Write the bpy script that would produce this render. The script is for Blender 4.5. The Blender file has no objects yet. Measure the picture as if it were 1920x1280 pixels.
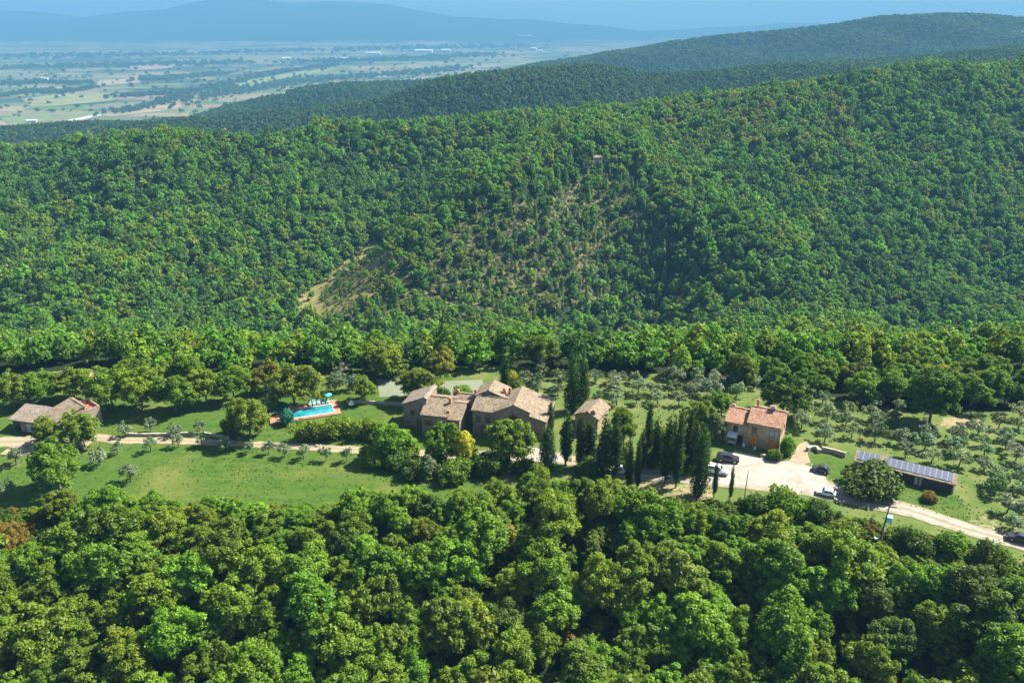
import bpy, math, random
import numpy as np
from mathutils import Vector, Matrix, Euler

# ------------------------------------------------------------------ camera, sky, sun, exposure
SC = bpy.context.scene
COL = SC.collection
FPX, PITCH, CAMH = 1507.0, math.radians(22.0), 88.0      # survey camera: focal length in pixels of the 1920 px photo
cam = bpy.data.cameras.new('camera'); cam_o = bpy.data.objects.new('camera', cam); COL.objects.link(cam_o)
cam.sensor_width = 36.0; cam.lens = 36.0 * FPX / 1920.0
cam.clip_start = 1.0; cam.clip_end = 120000.0
cam_o.location = (0, 0, CAMH); cam_o.rotation_euler = (math.pi / 2 - PITCH, 0, 0)
SC.camera = cam_o
SUN_EL = math.radians(47.0); SUN_AZ = math.radians(65.0)  # azimuth from +Y towards +X
SUN = Vector((math.sin(SUN_AZ) * math.cos(SUN_EL), math.cos(SUN_AZ) * math.cos(SUN_EL), math.sin(SUN_EL)))
w = bpy.data.worlds.new('World'); SC.world = w; w.use_nodes = True
nt = w.node_tree; nt.nodes.clear()
sky = nt.nodes.new('ShaderNodeTexSky'); sky.sky_type = 'NISHITA'; sky.sun_disc = False
sky.sun_elevation = SUN_EL; sky.sun_rotation = SUN_AZ; sky.altitude = 300
sky.dust_density = 1.0
bg = nt.nodes.new('ShaderNodeBackground'); bg.inputs['Strength'].default_value = 0.065
wo = nt.nodes.new('ShaderNodeOutputWorld')
nt.links.new(sky.outputs[0], bg.inputs['Color']); nt.links.new(bg.outputs[0], wo.inputs['Surface'])
sl = bpy.data.lights.new('sun', 'SUN'); sl.energy = 5.0; sl.angle = math.radians(0.5); sl.color = (1.0, 0.955, 0.88)
so = bpy.data.objects.new('sun', sl); COL.objects.link(so)
so.rotation_euler = SUN.to_track_quat('Z', 'Y').to_euler(); so.location = (0, 0, 400)
SC.view_settings.view_transform = 'Standard'; SC.view_settings.look = 'None'
SC.view_settings.exposure = 1.85; SC.view_settings.gamma = 1.0
SC.cycles.use_denoising = True
SC.cycles.max_bounces = 5; SC.cycles.diffuse_bounces = 3; SC.cycles.transmission_bounces = 3
SC.cycles.volume_bounces = 0; SC.cycles.transparent_max_bounces = 4
SC.cycles.sample_clamp_indirect = 4.0
SC.cycles.caustics_reflective = False; SC.cycles.caustics_refractive = False
HAZE_DENSITY, HAZE_COLOR, HAZE_ANISO = 0.000155, (0.125, 0.32, 0.50), 0.0

rng = np.random.default_rng(7); random.seed(7)

# ------------------------------------------------------------------ survey helpers (photo pixel <-> world)
cp, sp_ = math.cos(PITCH), math.sin(PITCH)
def ray(u, v):
    a = (u - 960) / FPX; b = (v - 640) / FPX
    return a, cp - b * sp_, -sp_ - b * cp
def P(u, v, z=0.0):
    a, y, dz = ray(u, v); t = (z - CAMH) / dz
    return np.array((a * t, y * t, z))
def slope(v):
    a, y, dz = ray(960, v); return dz / y
def proj(x, y, z):
    dz = z - CAMH
    dep = y * cp - dz * sp_
    up = y * sp_ + dz * cp
    return 960 + FPX * x / dep, 640 - FPX * up / dep
def top_height(x, y, z0, vtop):          # height above z0 whose image row is vtop
    return CAMH + y * slope(vtop) - z0
def inpoly(u, v, poly):
    u = np.asarray(u, float); v = np.asarray(v, float)
    c = np.zeros(u.shape, bool); n = len(poly)
    for i in range(n):
        x1, y1 = poly[i]; x2, y2 = poly[(i + 1) % n]
        if y1 == y2: continue
        k = ((y1 > v) != (y2 > v)) & (u < (x2 - x1) * (v - y1) / (y2 - y1) + x1)
        c ^= k
    return c

def pchip(xs, ys, xq):
    xs = np.asarray(xs, float); ys = np.asarray(ys, float)
    h = np.diff(xs); d = np.diff(ys) / h
    m = np.zeros_like(ys)
    for i in range(1, len(xs) - 1):
        if d[i - 1] * d[i] > 0:
            w1 = 2 * h[i] + h[i - 1]; w2 = h[i] + 2 * h[i - 1]
            m[i] = (w1 + w2) / (w1 / d[i - 1] + w2 / d[i])
    m[0] = d[0]; m[-1] = d[-1]
    xq = np.clip(xq, xs[0], xs[-1])
    k = np.clip(np.searchsorted(xs, xq) - 1, 0, len(h) - 1)
    t = (xq - xs[k]) / h[k]
    return ((2*t**3 - 3*t**2 + 1) * ys[k] + (t**3 - 2*t**2 + t) * h[k] * m[k]
            + (-2*t**3 + 3*t**2) * ys[k + 1] + (t**3 - t**2) * h[k] * m[k + 1])

class Noise:
    def __init__(self, seed, lo, hi, n=28):
        r = np.random.default_rng(seed)
        wl = np.exp(r.uniform(math.log(lo), math.log(hi), n)); th = r.uniform(0, 2 * math.pi, n)
        self.k = 2 * math.pi / wl; self.c = np.cos(th); self.s = np.sin(th); self.p = r.uniform(0, 6.28, n)
        self.a = wl / wl.max(); self.a = self.a / math.sqrt((self.a ** 2).sum() / 2)
    def __call__(self, x, y):
        o = 0
        for k, c, s, p, a in zip(self.k, self.c, self.s, self.p, self.a):
            o = o + a * np.sin(k * (c * x + s * y) + p)
        return o            # about unit variance

# ------------------------------------------------------------------ terrain
FAR = lambda v: [(6500, -230), (10500, -226), (14000, ('m', v)), (16500, -150), (18000, -215)]
COLS = [
 (0,    [(390,-65),(460,500),(540,400),(620,320),(690,264),(780,-42),(1000,-90),(1300,243),(1700,-150),(2400,-229)] , 30),
 (240,  [(390,-65),(440,530),(520,425),(600,330),(685,254),(780,-42),(1000,-90),(1300,228),(1700,-140),(2450,-229)] , 28),
 (480,  [(390,-71),(420,565),(490,450),(570,350),(680,250),(780,-50),(1000,-88),(1300,212),(1550,-125),(2000,186),(2450,-229)] , 2),
 (600,  [(390,-71),(422,567),(490,450),(568,350),(665,265),(690,238),(800,-42),(1000,-76),(1300,203),(1550,-110),(2000,162),(2500,-200),(2800,-229)] , 4),
 (720,  [(390,-71),(425,570),(490,450),(565,350),(650,280),(700,222),(810,-36),(1000,-64),(1300,190),(1550,-95),(2000,157),(2500,-190),(2900,-229)] , 6),
 (840,  [(390,-71),(428,570),(490,450),(562,350),(640,280),(710,216),(820,-32),(1000,-58),(1300,152),(1600,-85),(2000,158),(2500,-170),(3000,-229)] , 20),
 (960,  [(390,-71),(430,570),(490,450),(560,350),(630,280),(720,209),(830,-28),(1000,-52),(1300,137),(1600,-60),(2100,-110),(2800,126),(3500,-229)] , 36),
 (1100, [(390,-72),(430,575),(490,460),(560,360),(640,280),(740,196),(850,-24),(1000,-42),(1300,129),(1600,-50),(2100,-90),(2850,98),(3600,-229)] , 52),
 (1220, [(390,-67),(430,580),(500,460),(570,355),(650,270),(760,182),(870,-15),(1030,-35),(1350,140),(1650,-40),(2150,-80),(2900,76),(3700,-220)] , 60),
 (1440, [(390,-67),(430,585),(510,450),(580,350),(670,250),(790,150),(900,-5),(1050,-20),(1400,116),(1700,-20),(2200,-60),(2900,53),(3800,-160),(5000,-229)] , 50),
 (1700, [(390,-68),(435,590),(505,480),(580,370),(655,275),(820,113),(930,14),(1080,0),(1450,102),(1720,0),(2200,-30),(2900,25),(3900,-140),(5200,-229)] , 50),
 (1920, [(390,-69),(440,600),(500,500),(570,400),(640,300),(740,200),(850,108),(960,35),(1100,20),(1500,84),(1750,20),(2200,0),(2900,34),(3900,-130),(5500,-229)] , 50),
]
LY = np.arange(math.log(45), math.log(17900), 0.0085)
SS = np.arange(-1.3, 1.3001, 0.0085)
colz, cols_s = [], []
for u, tab, mv in COLS:
    kc = math.exp(-((u - 840) / 330.0) ** 4)        # the drop behind the plateau is steepest behind the farmhouse
    ys, zs = [40, 203, 226, 260, 300, 350], [0, 0, -10.5 - 2.5 * kc, -25 - 7 * kc, -39 - 9 * kc, -55 - 6 * kc]
    for Y, q in tab + FAR(mv):
        if isinstance(q, tuple): z = CAMH + Y * slope(q[1])
        elif q >= 20 and not (Y in (960, 1100, 1750) and u == 1920) : z = CAMH + Y * slope(q) - (7.5 if Y < 600 else 11 if Y < 900 else 9.5 if Y < 2500 else 16)
        else: z = q
        ys.append(Y); zs.append(z)
    colz.append(pchip(np.log(ys), zs, LY)); cols_s.append((u - 960) / FPX / 0.99)
colz = np.array(colz)
cols_s = [-1.4] + cols_s + [1.4]; colz = np.vstack([colz[:1], colz, colz[-1:]])
ZG = np.zeros((len(LY), len(SS)))
for i in range(len(LY)): ZG[i] = pchip(cols_s, colz[:, i], SS)
YG = np.exp(LY)[:, None] + 0 * SS[None]; XG = YG * SS[None]
def ramp(x, a, b): t = np.clip((x - a) / (b - a), 0, 1); return t * t * (3 - 2 * t)
def seg_bump(px0, px1, y0, y1, amp, wid):
    x0 = (px0 - 960) / FPX * y0; x1 = (px1 - 960) / FPX * y1
    dx, dy = x1 - x0, y1 - y0
    t = np.clip(((XG - x0) * dx + (YG - y0) * dy) / (dx * dx + dy * dy), 0, 1)
    d2 = (XG - x0 - t * dx) ** 2 + (YG - y0 - t * dy) ** 2
    return amp * np.exp(-d2 / (2 * wid * wid))
n_und = Noise(1, 40, 110); n_hill = Noise(2, 60, 240); n_rid = Noise(3, 200, 800); n_mtn = Noise(4, 900, 3800); n_mid = Noise(6, 30, 90)
ZG += seg_bump(1110, 660, 630, 425, 19, 34) + seg_bump(740, 500, 640, 420, -20, 30)
ZG += seg_bump(1140, 1640, 620, 420, 17, 36) + seg_bump(1190, 1180, 560, 410, -18, 28) + seg_bump(300, 140, 620, 430, 15, 42)
ZG += seg_bump(1960, 1700, 640, 420, -16, 38)
ZG += n_hill(XG, YG) * 3.6 * ramp(YG, 225, 400) * (1 - ramp(YG, 820, 1000))
ZG += n_rid(XG, YG) * (2.5 + 4 * ramp(YG, 1600, 2000)) * ramp(YG, 950, 1300) * (1 - ramp(YG, 3200, 4200)) * ramp(ZG, -230, -150)
ZG += n_mtn(XG, YG) * 36 * ramp(YG, 11000, 13800)
YE_X = [-160, -98, -60, -30, 5, 30, 47, 60, 74, 91, 120, 160]; YE_Y = [126, 130, 131, 131, 133.5, 134, 133, 129, 122.5, 113, 97, 84]
def edge_y(x): return np.interp(x, YE_X, YE_Y)
drop = np.clip(edge_y(XG) - YG, 0, None)
ZG -= drop * 0.40 * (1 - np.exp(-drop / 8.0))
flat = (1 - ramp(YG, 190, 215)) * (1 - ramp(drop, 0, 6))
ZG += n_und(XG, YG) * 0.10 * flat
dLY = LY[1] - LY[0]; dS = SS[1] - SS[0]
def ground(x, y):
    x = np.asarray(x, float); y = np.asarray(y, float)
    fi = np.clip((np.log(np.maximum(y, 45.01)) - LY[0]) / dLY, 0, len(LY) - 1.001)
    fj = np.clip((x / np.maximum(y, 1) - SS[0]) / dS, 0, len(SS) - 1.001)
    i = fi.astype(int); j = fj.astype(int); a = fi - i; b = fj - j
    return (ZG[i, j] * (1 - a) * (1 - b) + ZG[i + 1, j] * a * (1 - b) + ZG[i, j + 1] * (1 - a) * b + ZG[i + 1, j + 1] * a * b)
def hit(u, v, ymin=60, ymax=17500):       # first terrain point on the sight line of a photo pixel
    ys = np.exp(np.arange(math.log(ymin), math.log(ymax), 0.002))
    a, yy, dz = ray(u, v); t = ys / yy
    d = CAMH + dz * t - ground(a * t, ys)
    k = np.argmax(d < 0)
    if d[k] >= 0: k = len(ys) - 1
    return np.array((a * t[k], ys[k], ground(a * t[k], ys[k])))

# ------------------------------------------------------------------ material helpers
def srgb(r, g, b):
    f = lambda c: (c / 255 / 12.92) if c <= 10 else ((c / 255 + 0.055) / 1.055) ** 2.4
    return (f(r), f(g), f(b), 1)
class MT:
    def __init__(self, name):
        self.m = bpy.data.materials.new(name); self.m.use_nodes = True
        self.t = self.m.node_tree; self.t.nodes.clear()
        self.out = self.t.nodes.new('ShaderNodeOutputMaterial')
    def n(self, kind, **kw):
        nd = self.t.nodes.new(kind)
        for k, v in kw.items():
            if k in nd.inputs: nd.inputs[k].default_value = v
            else: setattr(nd, k, v)
        return nd
    def l(self, a, b): self.t.links.new(a, b)
    def noise(self, scale, detail=3, rough=0.6, coord=None, vec_scale=None):
        nd = self.n('ShaderNodeTexNoise'); nd.inputs['Scale'].default_value = scale
        nd.inputs['Detail'].default_value = detail; nd.inputs['Roughness'].default_value = rough
        c = coord or self.coord()
        if vec_scale is not None:
            mp = self.n('ShaderNodeMapping'); mp.inputs['Scale'].default_value = vec_scale
            self.l(c, mp.inputs[0]); c = mp.outputs[0]
        self.l(c, nd.inputs['Vector']); return nd.outputs['Fac']
    def coord(self):
        if not hasattr(self, '_c'): self._c = self.n('ShaderNodeTexCoord').outputs['Object']
        return self._c
    def ramp(self, fac, stops):
        r = self.n('ShaderNodeValToRGB'); e = r.color_ramp.elements
        while len(e) < len(stops): e.new(0.5)
        for el, (p, c) in zip(e, stops):
            el.position = p; el.color = c if len(c) == 4 else (*c, 1)
        self.l(fac, r.inputs[0]); return r.outputs[0]
    def mix(self, fac, a, b, mode='MIX'):
        m = self.n('ShaderNodeMix', data_type='RGBA', blend_type=mode)
        for sock, val in ((m.inputs[0], fac), (m.inputs[6], a), (m.inputs[7], b)):
            if hasattr(val, 'is_linked') or hasattr(val, 'links'): self.l(val, sock)
            elif isinstance(val, (int, float)): sock.default_value = val
            else: sock.default_value = val if len(val) == 4 else (*val, 1)
        return m.outputs[2]
    def math(self, op, a, b=0.5):
        m = self.n('ShaderNodeMath', operation=op)
        for s, v in ((m.inputs[0], a), (m.inputs[1], b)):
            if isinstance(v, (int, float)): s.default_value = v
            else: self.l(v, s)
        return m.outputs[0]
    def attr(self, name, typ='GEOMETRY'):
        a = self.n('ShaderNodeAttribute', attribute_name=name, attribute_type=typ); return a
    def surf(self, color, rough=0.85, spec=0.25, metallic=0.0, bump=None, bump_d=0.1, bump_s=0.6):
        p = self.n('ShaderNodeBsdfPrincipled'); p.inputs['Roughness'].default_value = rough
        p.inputs['Specular IOR Level'].default_value = spec; p.inputs['Metallic'].default_value = metallic
        if isinstance(color, tuple): p.inputs['Base Color'].default_value = color if len(color) == 4 else (*color, 1)
        else: self.l(color, p.inputs['Base Color'])
        if bump is not None:
            b = self.n('ShaderNodeBump'); b.inputs['Distance'].default_value = bump_d; b.inputs['Strength'].default_value = bump_s
            self.l(bump, b.inputs['Height']); self.l(b.outputs[0], p.inputs['Normal'])
        self.l(p.outputs[0], self.out.inputs['Surface']); return self.m

def simple(name, c, rough=0.6, metallic=0.0, var=0.15, scale=3.0, spec=0.3):
    t = MT(name); nz = t.noise(scale, 4)
    lo = tuple(x * (1 - var) for x in c[:3]); hi = tuple(min(1, x * (1 + var)) for x in c[:3])
    return t.surf(t.ramp(nz, [(0.3, lo), (0.7, hi)]), rough, spec, metallic)
def leafmat(name, source):
    t = MT(name)
    if source == 'object': base = t.n('ShaderNodeObjectInfo').outputs['Color']
    else: base = t.attr('tcol', 'INSTANCER').outputs['Color']
    tint = t.attr('tint').outputs['Fac']
    dark = t.mix(1.0, base, (0.66, 0.74, 0.62), 'MULTIPLY'); lite = t.mix(1.0, base, (1.42, 1.28, 1.25), 'MULTIPLY')
    c = t.mix(tint, dark, lite)
    d = t.n('ShaderNodeBsdfDiffuse'); t.l(c, d.inputs[0])
    tr = t.n('ShaderNodeBsdfTranslucent'); t.l(t.mix(1.0, c, (1.1, 1.2, 0.6), 'MULTIPLY'), tr.inputs[0])
    gl = t.n('ShaderNodeBsdfGlossy'); gl.inputs['Roughness'].default_value = 0.5; gl.inputs[0].default_value = (0.8, 0.85, 0.9, 1)
    m1 = t.n('ShaderNodeMixShader'); m1.inputs[0].default_value = 0.38; t.l(d.outputs[0], m1.inputs[1]); t.l(tr.outputs[0], m1.inputs[2])
    m2 = t.n('ShaderNodeMixShader'); m2.inputs[0].default_value = 0.012; t.l(m1.outputs[0], m2.inputs[1]); t.l(gl.outputs[0], m2.inputs[2])
    t.l(m2.outputs[0], t.out.inputs['Surface']); return t.m
M_LEAF = leafmat('leaf', 'object'); M_LEAF_I = leafmat('leaf_scattered', 'instancer')
M_BARK = simple('bark', (0.13, 0.10, 0.075), 0.9, var=0.4, scale=6)

def ground_material():
    t = MT('ground')
    A = lambda n: t.attr(n).outputs['Fac']
    geo = t.n('ShaderNodeNewGeometry'); pos = geo.outputs['Position']
    N = lambda s, d=4, r=0.6, vs=None: t.noise(s, d, r, pos, vs)
    n1 = N(0.06, 5); n2 = N(0.45, 5, 0.65); n3 = N(1.6, 4, 0.7); n4 = N(0.22, 4)
    floor_ = t.ramp(n2, [(0.3, (0.007, 0.013, 0.004)), (0.55, (0.013, 0.023, 0.006)), (0.75, (0.024, 0.030, 0.008))])
    lawn = t.ramp(n2, [(0.25, (0.020, 0.055, 0.007)), (0.5, (0.038, 0.079, 0.009)), (0.72, (0.064, 0.095, 0.015))])
    lawn = t.mix(t.ramp(n1, [(0.50, (0, 0, 0)), (0.68, (1, 1, 1))]), lawn, (0.10, 0.115, 0.024))
    lawn = t.mix(t.ramp(N(0.8, 4, .7, (1.0, 2.4, 1.0)), [(0.48, (0, 0, 0)), (0.70, (0.8, 0.8, 0.8))]), lawn, (0.028, 0.066, 0.010))
    lawn = t.mix(t.ramp(n3, [(0.50, (0, 0, 0)), (0.72, (0.75, 0.75, 0.75))]), lawn, (0.064, 0.094, 0.018))
    lawn = t.mix(t.ramp(N(0.5, 3, .6, (0.10, 1.3, 1)), [(0.45, (0, 0, 0)), (0.66, (0.34, 0.34, 0.34))]), lawn, (0.095, 0.118, 0.022))
    grove = t.ramp(n4, [(0.28, (0.041, 0.087, 0.014)), (0.5, (0.084, 0.109, 0.027)), (0.7, (0.147, 0.136, 0.054))])
    grove = t.mix(t.ramp(n3, [(0.35, (0.8, 0.8, 0.8)), (0.6, (0, 0, 0))]), grove, (0.07, 0.11, 0.02))
    bare = t.ramp(N(0.12, 5, .7, (0.5, 1.6, 1)), [(0.32, (0.10, 0.11, 0.04)), (0.48, (0.14, 0.125, 0.04)), (0.62, (0.20, 0.165, 0.062)), (0.75, (0.12, 0.115, 0.036))])
    dry = t.ramp(n2, [(0.3, (0.150, 0.128, 0.060)), (0.7, (0.255, 0.210, 0.112))])
    # farmland on the far plain
    mp = t.n('ShaderNodeMapping'); mp.inputs['Rotation'].default_value = (0, 0, 0.5); mp.inputs['Scale'].default_value = (1 / 250, 1 / 120, 0)
    t.l(pos, mp.inputs[0])
    wob = t.n('ShaderNodeTexNoise'); wob.inputs['Scale'].default_value = 0.002; t.l(pos, wob.inputs['Vector'])
    vadd = t.n('ShaderNodeVectorMath', operation='ADD'); t.l(mp.outputs[0], vadd.inputs[0]); t.l(wob.outputs['Color'], vadd.inputs[1])
    vor = t.n('ShaderNodeTexVoronoi', feature='F1'); vor.inputs['Scale'].default_value = 1.0; t.l(vadd.outputs[0], vor.inputs['Vector'])
    sep = t.n('ShaderNodeSeparateColor'); t.l(vor.outputs['Color'], sep.inputs[0])
    fields = t.ramp(sep.outputs[0], [(0.0, (0.042, 0.072, 0.019)), (0.22, (0.096, 0.127, 0.036)), (0.4, (0.151, 0.151, 0.054)), (0.55, (0.217, 0.162, 0.085)),
                                     (0.68, (0.061, 0.096, 0.030)), (0.82, (0.200, 0.132, 0.085)), (1.0, (0.120, 0.139, 0.049))])
    fields = t.mix(t.ramp(N(0.0011, 5, .62, (1, 1.8, 1)), [(0.50, (0, 0, 0)), (0.56, (1, 1, 1))]), fields, t.ramp(N(0.02, 3), [(0.3, (0.018, 0.035, 0.018)), (0.7, (0.045, 0.07, 0.03))]))
    c = floor_
    jit = t.math('MULTIPLY', t.math('SUBTRACT', n2, 0.5), 0.9)
    def lay(c, name, col):
        f = t.math('ADD', A(name), jit)
        f = t.ramp(f, [(0.42, (0, 0, 0)), (0.58, (1, 1, 1))])
        return t.mix(f, c, col)
    c = lay(c, 'zone_grove', grove); c = lay(c, 'zone_dry', dry); c = lay(c, 'zone_meadow', lawn); c = lay(c, 'zone_bare', bare)
    c = t.mix(A('zone_plain'), c, fields)
    return t.surf(c, 0.95, 0.1, 0, bump=n3, bump_d=0.25, bump_s=0.5)

def stone_material(name, a, b, c3):
    t = MT(name)
    v = t.n('ShaderNodeTexVoronoi'); v.inputs['Scale'].default_value = 2.6
    mp = t.n('ShaderNodeMapping'); mp.inputs['Scale'].default_value = (1, 1, 1.9); t.l(t.coord(), mp.inputs[0]); t.l(mp.outputs[0], v.inputs['Vector'])
    s = t.n('ShaderNodeSeparateColor'); t.l(v.outputs['Color'], s.inputs[0])
    col = t.ramp(s.outputs[0], [(0.0, a), (0.5, b), (1.0, c3)])
    col = t.mix(t.ramp(t.noise(0.5, 5), [(0.35, (0, 0, 0)), (0.7, (0.6, 0.6, 0.6))]), col, (0.22, 0.19, 0.14))
    return t.surf(col, 0.92, 0.1, bump=v.outputs['Distance'], bump_d=0.08)
def tile_material(name, stops, scale=0.55):
    t = MT(name)
    n1 = t.noise(scale, 6, 0.7); n2 = t.noise(5.5, 3, 0.8)
    v = t.n('ShaderNodeTexVoronoi'); v.inputs['Scale'].default_value = 4.0; t.l(t.coord(), v.inputs['Vector'])
    s = t.n('ShaderNodeSeparateColor'); t.l(v.outputs['Color'], s.inputs[0])
    col = t.ramp(t.math('ADD', t.math('MULTIPLY', n1, 0.55), t.math('MULTIPLY', s.outputs[0], 0.45)), stops)
    col = t.mix(t.ramp(n2, [(0.55, (0, 0, 0)), (0.75, (0.5, 0.5, 0.5))]), col, (0.10, 0.075, 0.06))
    return t.surf(col, 0.9, 0.15, bump=n2, bump_d=0.12, bump_s=0.8)
M_STONE = stone_material('rubble_stone', (0.133, 0.103, 0.073), (0.206, 0.166, 0.116), (0.265, 0.225, 0.173))
M_BRICK = stone_material('warm_stone', (0.252, 0.162, 0.084), (0.330, 0.228, 0.120), (0.360, 0.276, 0.162))
M_HOUSE = stone_material('golden_stone', (0.273, 0.189, 0.098), (0.384, 0.270, 0.144), (0.443, 0.336, 0.197))
M_PINK = stone_material('pinkish_stone', (0.252, 0.174, 0.126), (0.312, 0.228, 0.168), (0.336, 0.270, 0.204))
TAN = [(0.28, (0.101, 0.074, 0.048)), (0.45, (0.172, 0.128, 0.083)), (0.58, (0.213, 0.166, 0.109)), (0.75, (0.237, 0.198, 0.134))]
M_TILE = tile_material('weathered_roof_tiles', TAN)
M_TILE_G = tile_material('lichen_grey_roof_tiles', [(0.28, (0.115, 0.092, 0.075)), (0.5, (0.196, 0.155, 0.115)), (0.75, (0.254, 0.213, 0.162))])
M_TILE_R = tile_material('reddish_roof_tiles', [(0.28, (0.172, 0.085, 0.053)), (0.45, (0.298, 0.136, 0.080)), (0.58, (0.332, 0.196, 0.117)), (0.75, (0.279, 0.234, 0.165))], 0.8)
M_GLASS = simple('dark_window_glass', (0.02, 0.025, 0.03), 0.12, var=0.1, spec=0.5)
M_FRAME = simple('weathered_wood', (0.16, 0.10, 0.06), 0.7, var=0.25)
M_WHITE = simple('white_paint', (0.564, 0.564, 0.549), 0.5, var=0.06)
M_GREYP = simple('grey_paint', (0.30, 0.32, 0.33), 0.5, var=0.1)
M_ORANGE = simple('orange_brick_arch', (0.52, 0.17, 0.03), 0.8, var=0.25, scale=5)
M_TERRA = simple('terracotta_paving', (0.322, 0.144, 0.081), 0.85, var=0.22, scale=1.2)
M_COPING = simple('pale_coping_stone', (0.372, 0.312, 0.264), 0.8, var=0.1)
M_BRICKRED = simple('chimney_brick', (0.36, 0.16, 0.09), 0.9, var=0.3, scale=5)
M_DARKW = simple('dark_timber_and_shade', (0.055, 0.042, 0.035), 0.85, var=0.3)
M_TYRE = simple('rubber', (0.02, 0.02, 0.02), 0.8, var=0.1)
M_CARK = simple('dark_car_paint', (0.015, 0.016, 0.025), 0.25, 0.0, 0.05, spec=0.6)
M_CARW = simple('white_car_paint', (0.75, 0.76, 0.76), 0.3, 0.0, 0.03, spec=0.5)
M_CARB = simple('black_car_paint', (0.02, 0.02, 0.022), 0.3, 0.0, 0.05, spec=0.5)
M_CHROME = simple('grey_metal', (0.45, 0.46, 0.48), 0.35, 0.7, 0.05)
M_REDL = simple('red_lamp_glass', (0.45, 0.02, 0.02), 0.3, var=0.05)
M_TEAL = simple('teal_fabric', (0.05, 0.36, 0.36), 0.8, var=0.1)
M_PTEAL = simple('pale_teal_fabric', (0.16, 0.33, 0.33), 0.8, var=0.12)
M_CREAM = simple('cream_fabric', (0.72, 0.68, 0.5), 0.8, var=0.06)
M_STEELB = simple('light_blue_steel', (0.26, 0.52, 0.62), 0.5, var=0.12)
M_POLE = simple('weathered_pole_wood', (0.12, 0.095, 0.075), 0.85, var=0.3)
M_DRYSTONE = stone_material('dry_stone', (0.24, 0.20, 0.15), (0.36, 0.31, 0.24), (0.46, 0.41, 0.33))
M_PLASTER = simple('pale_plaster', (0.402, 0.354, 0.295), 0.9, var=0.08, scale=0.4)
M_ROOFFAR = simple('far_red_roof', (0.276, 0.150, 0.102), 0.9, var=0.2, scale=0.4)
def gravel(name, a, b, c3, sc=0.35, ruts=False):
    t = MT(name); pos = t.n('ShaderNodeNewGeometry').outputs['Position']
    n1 = t.noise(sc, 6, 0.65, pos); n2 = t.noise(4.0, 4, 0.8, pos)
    c = t.ramp(n1, [(0.3, a), (0.5, b), (0.7, c3)])
    c = t.mix(t.ramp(n2, [(0.35, (0.35, 0.35, 0.35)), (0.6, (0, 0, 0))]), c, tuple(x * 0.55 for x in a))
    if ruts:
        ac = t.math('ABSOLUTE', t.math('ADD', t.attr('across').outputs['Fac'], t.math('MULTIPLY', t.math('SUBTRACT', n1, 0.5), 0.16)))
        c = t.mix(t.ramp(ac, [(0.03, (0.55, 0.55, 0.55)), (0.10, (0, 0, 0)), (0.40, (0, 0, 0)), (0.5, (0.75, 0.75, 0.75))]), c, (0.13, 0.14, 0.05))
        c = t.mix(t.ramp(ac, [(0.14, (0, 0, 0)), (0.21, (0.4, 0.4, 0.4)), (0.28, (0, 0, 0))]), c, tuple(x * 1.25 for x in c3))
    return t.surf(c, 0.95, 0.1, bump=n2, bump_d=0.05)
M_ROAD = gravel('pale_gravel_road', (0.196, 0.163, 0.125), (0.260, 0.223, 0.176), (0.300, 0.274, 0.219), ruts=True)
M_TRACK = gravel('sandy_track', (0.194, 0.152, 0.092), (0.249, 0.203, 0.134), (0.277, 0.239, 0.166), ruts=True)
M_PATH = gravel('sandy_path', (0.192, 0.154, 0.096), (0.250, 0.205, 0.134), (0.275, 0.237, 0.166))
M_YARD = gravel('white_gravel_yard', (0.224, 0.198, 0.157), (0.289, 0.260, 0.214), (0.330, 0.310, 0.258))
M_COURT = gravel('pale_green_court', (0.125, 0.151, 0.093), (0.151, 0.169, 0.111), (0.177, 0.185, 0.133), 0.12)
def water_material():
    t = MT('pool_water'); n1 = t.noise(0.28, 3, 0.6)
    c = t.ramp(n1, [(0.34, (0.004, 0.112, 0.131)), (0.5, (0.017, 0.180, 0.189)), (0.66, (0.066, 0.240, 0.254))])  # darker teal patches: tree reflections painted into the water colour
    return t.surf(c, 0.06, 0.5, bump=t.noise(2.5, 3), bump_d=0.03, bump_s=0.3)
M_WATER = water_material()
def solar_material():
    t = MT('solar_cells'); b = t.n('ShaderNodeTexBrick'); b.offset = 0.0
    b.inputs['Scale'].default_value = 6.0; b.inputs['Mortar Size'].default_value = 0.02
    b.inputs['Color1'].default_value = (0.05, 0.062, 0.10, 1); b.inputs['Color2'].default_value = (0.06, 0.075, 0.12, 1); b.inputs['Mortar'].default_value = (0.09, 0.10, 0.13, 1)
    t.l(t.coord(), b.inputs['Vector']); return t.surf(b.outputs[0], 0.5, 0.15)
M_SOLAR = solar_material()

# ------------------------------------------------------------------ object helpers
def link(o): COL.objects.link(o); return o
def mesh_obj(name, verts, faces, mat, parent=None, smooth=False, col=None):
    me = bpy.data.meshes.new(name); me.from_pydata([tuple(map(float, v)) for v in verts], [], [tuple(f) for f in faces])
    if mat: me.materials.append(mat)
    if smooth: me.polygons.foreach_set('use_smooth', [True] * len(me.polygons))
    me.update(); o = bpy.data.objects.new(name, me)
    (col or COL).objects.link(o)
    if parent: o.parent = parent
    return o
def tag(o, label=None, cat=None, group=None, kind=None):
    for k, v in (('label', label), ('category', cat), ('group', group), ('kind', kind)):
        if v: o[k] = v
    return o
def empty(name, loc, yaw=0.0, label=None, cat=None, group=None):
    o = bpy.data.objects.new(name, None); o.location = tuple(map(float, loc)); o.rotation_euler = (0, 0, yaw)
    o.empty_display_size = 0.5; link(o); return tag(o, label, cat, group)
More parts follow.
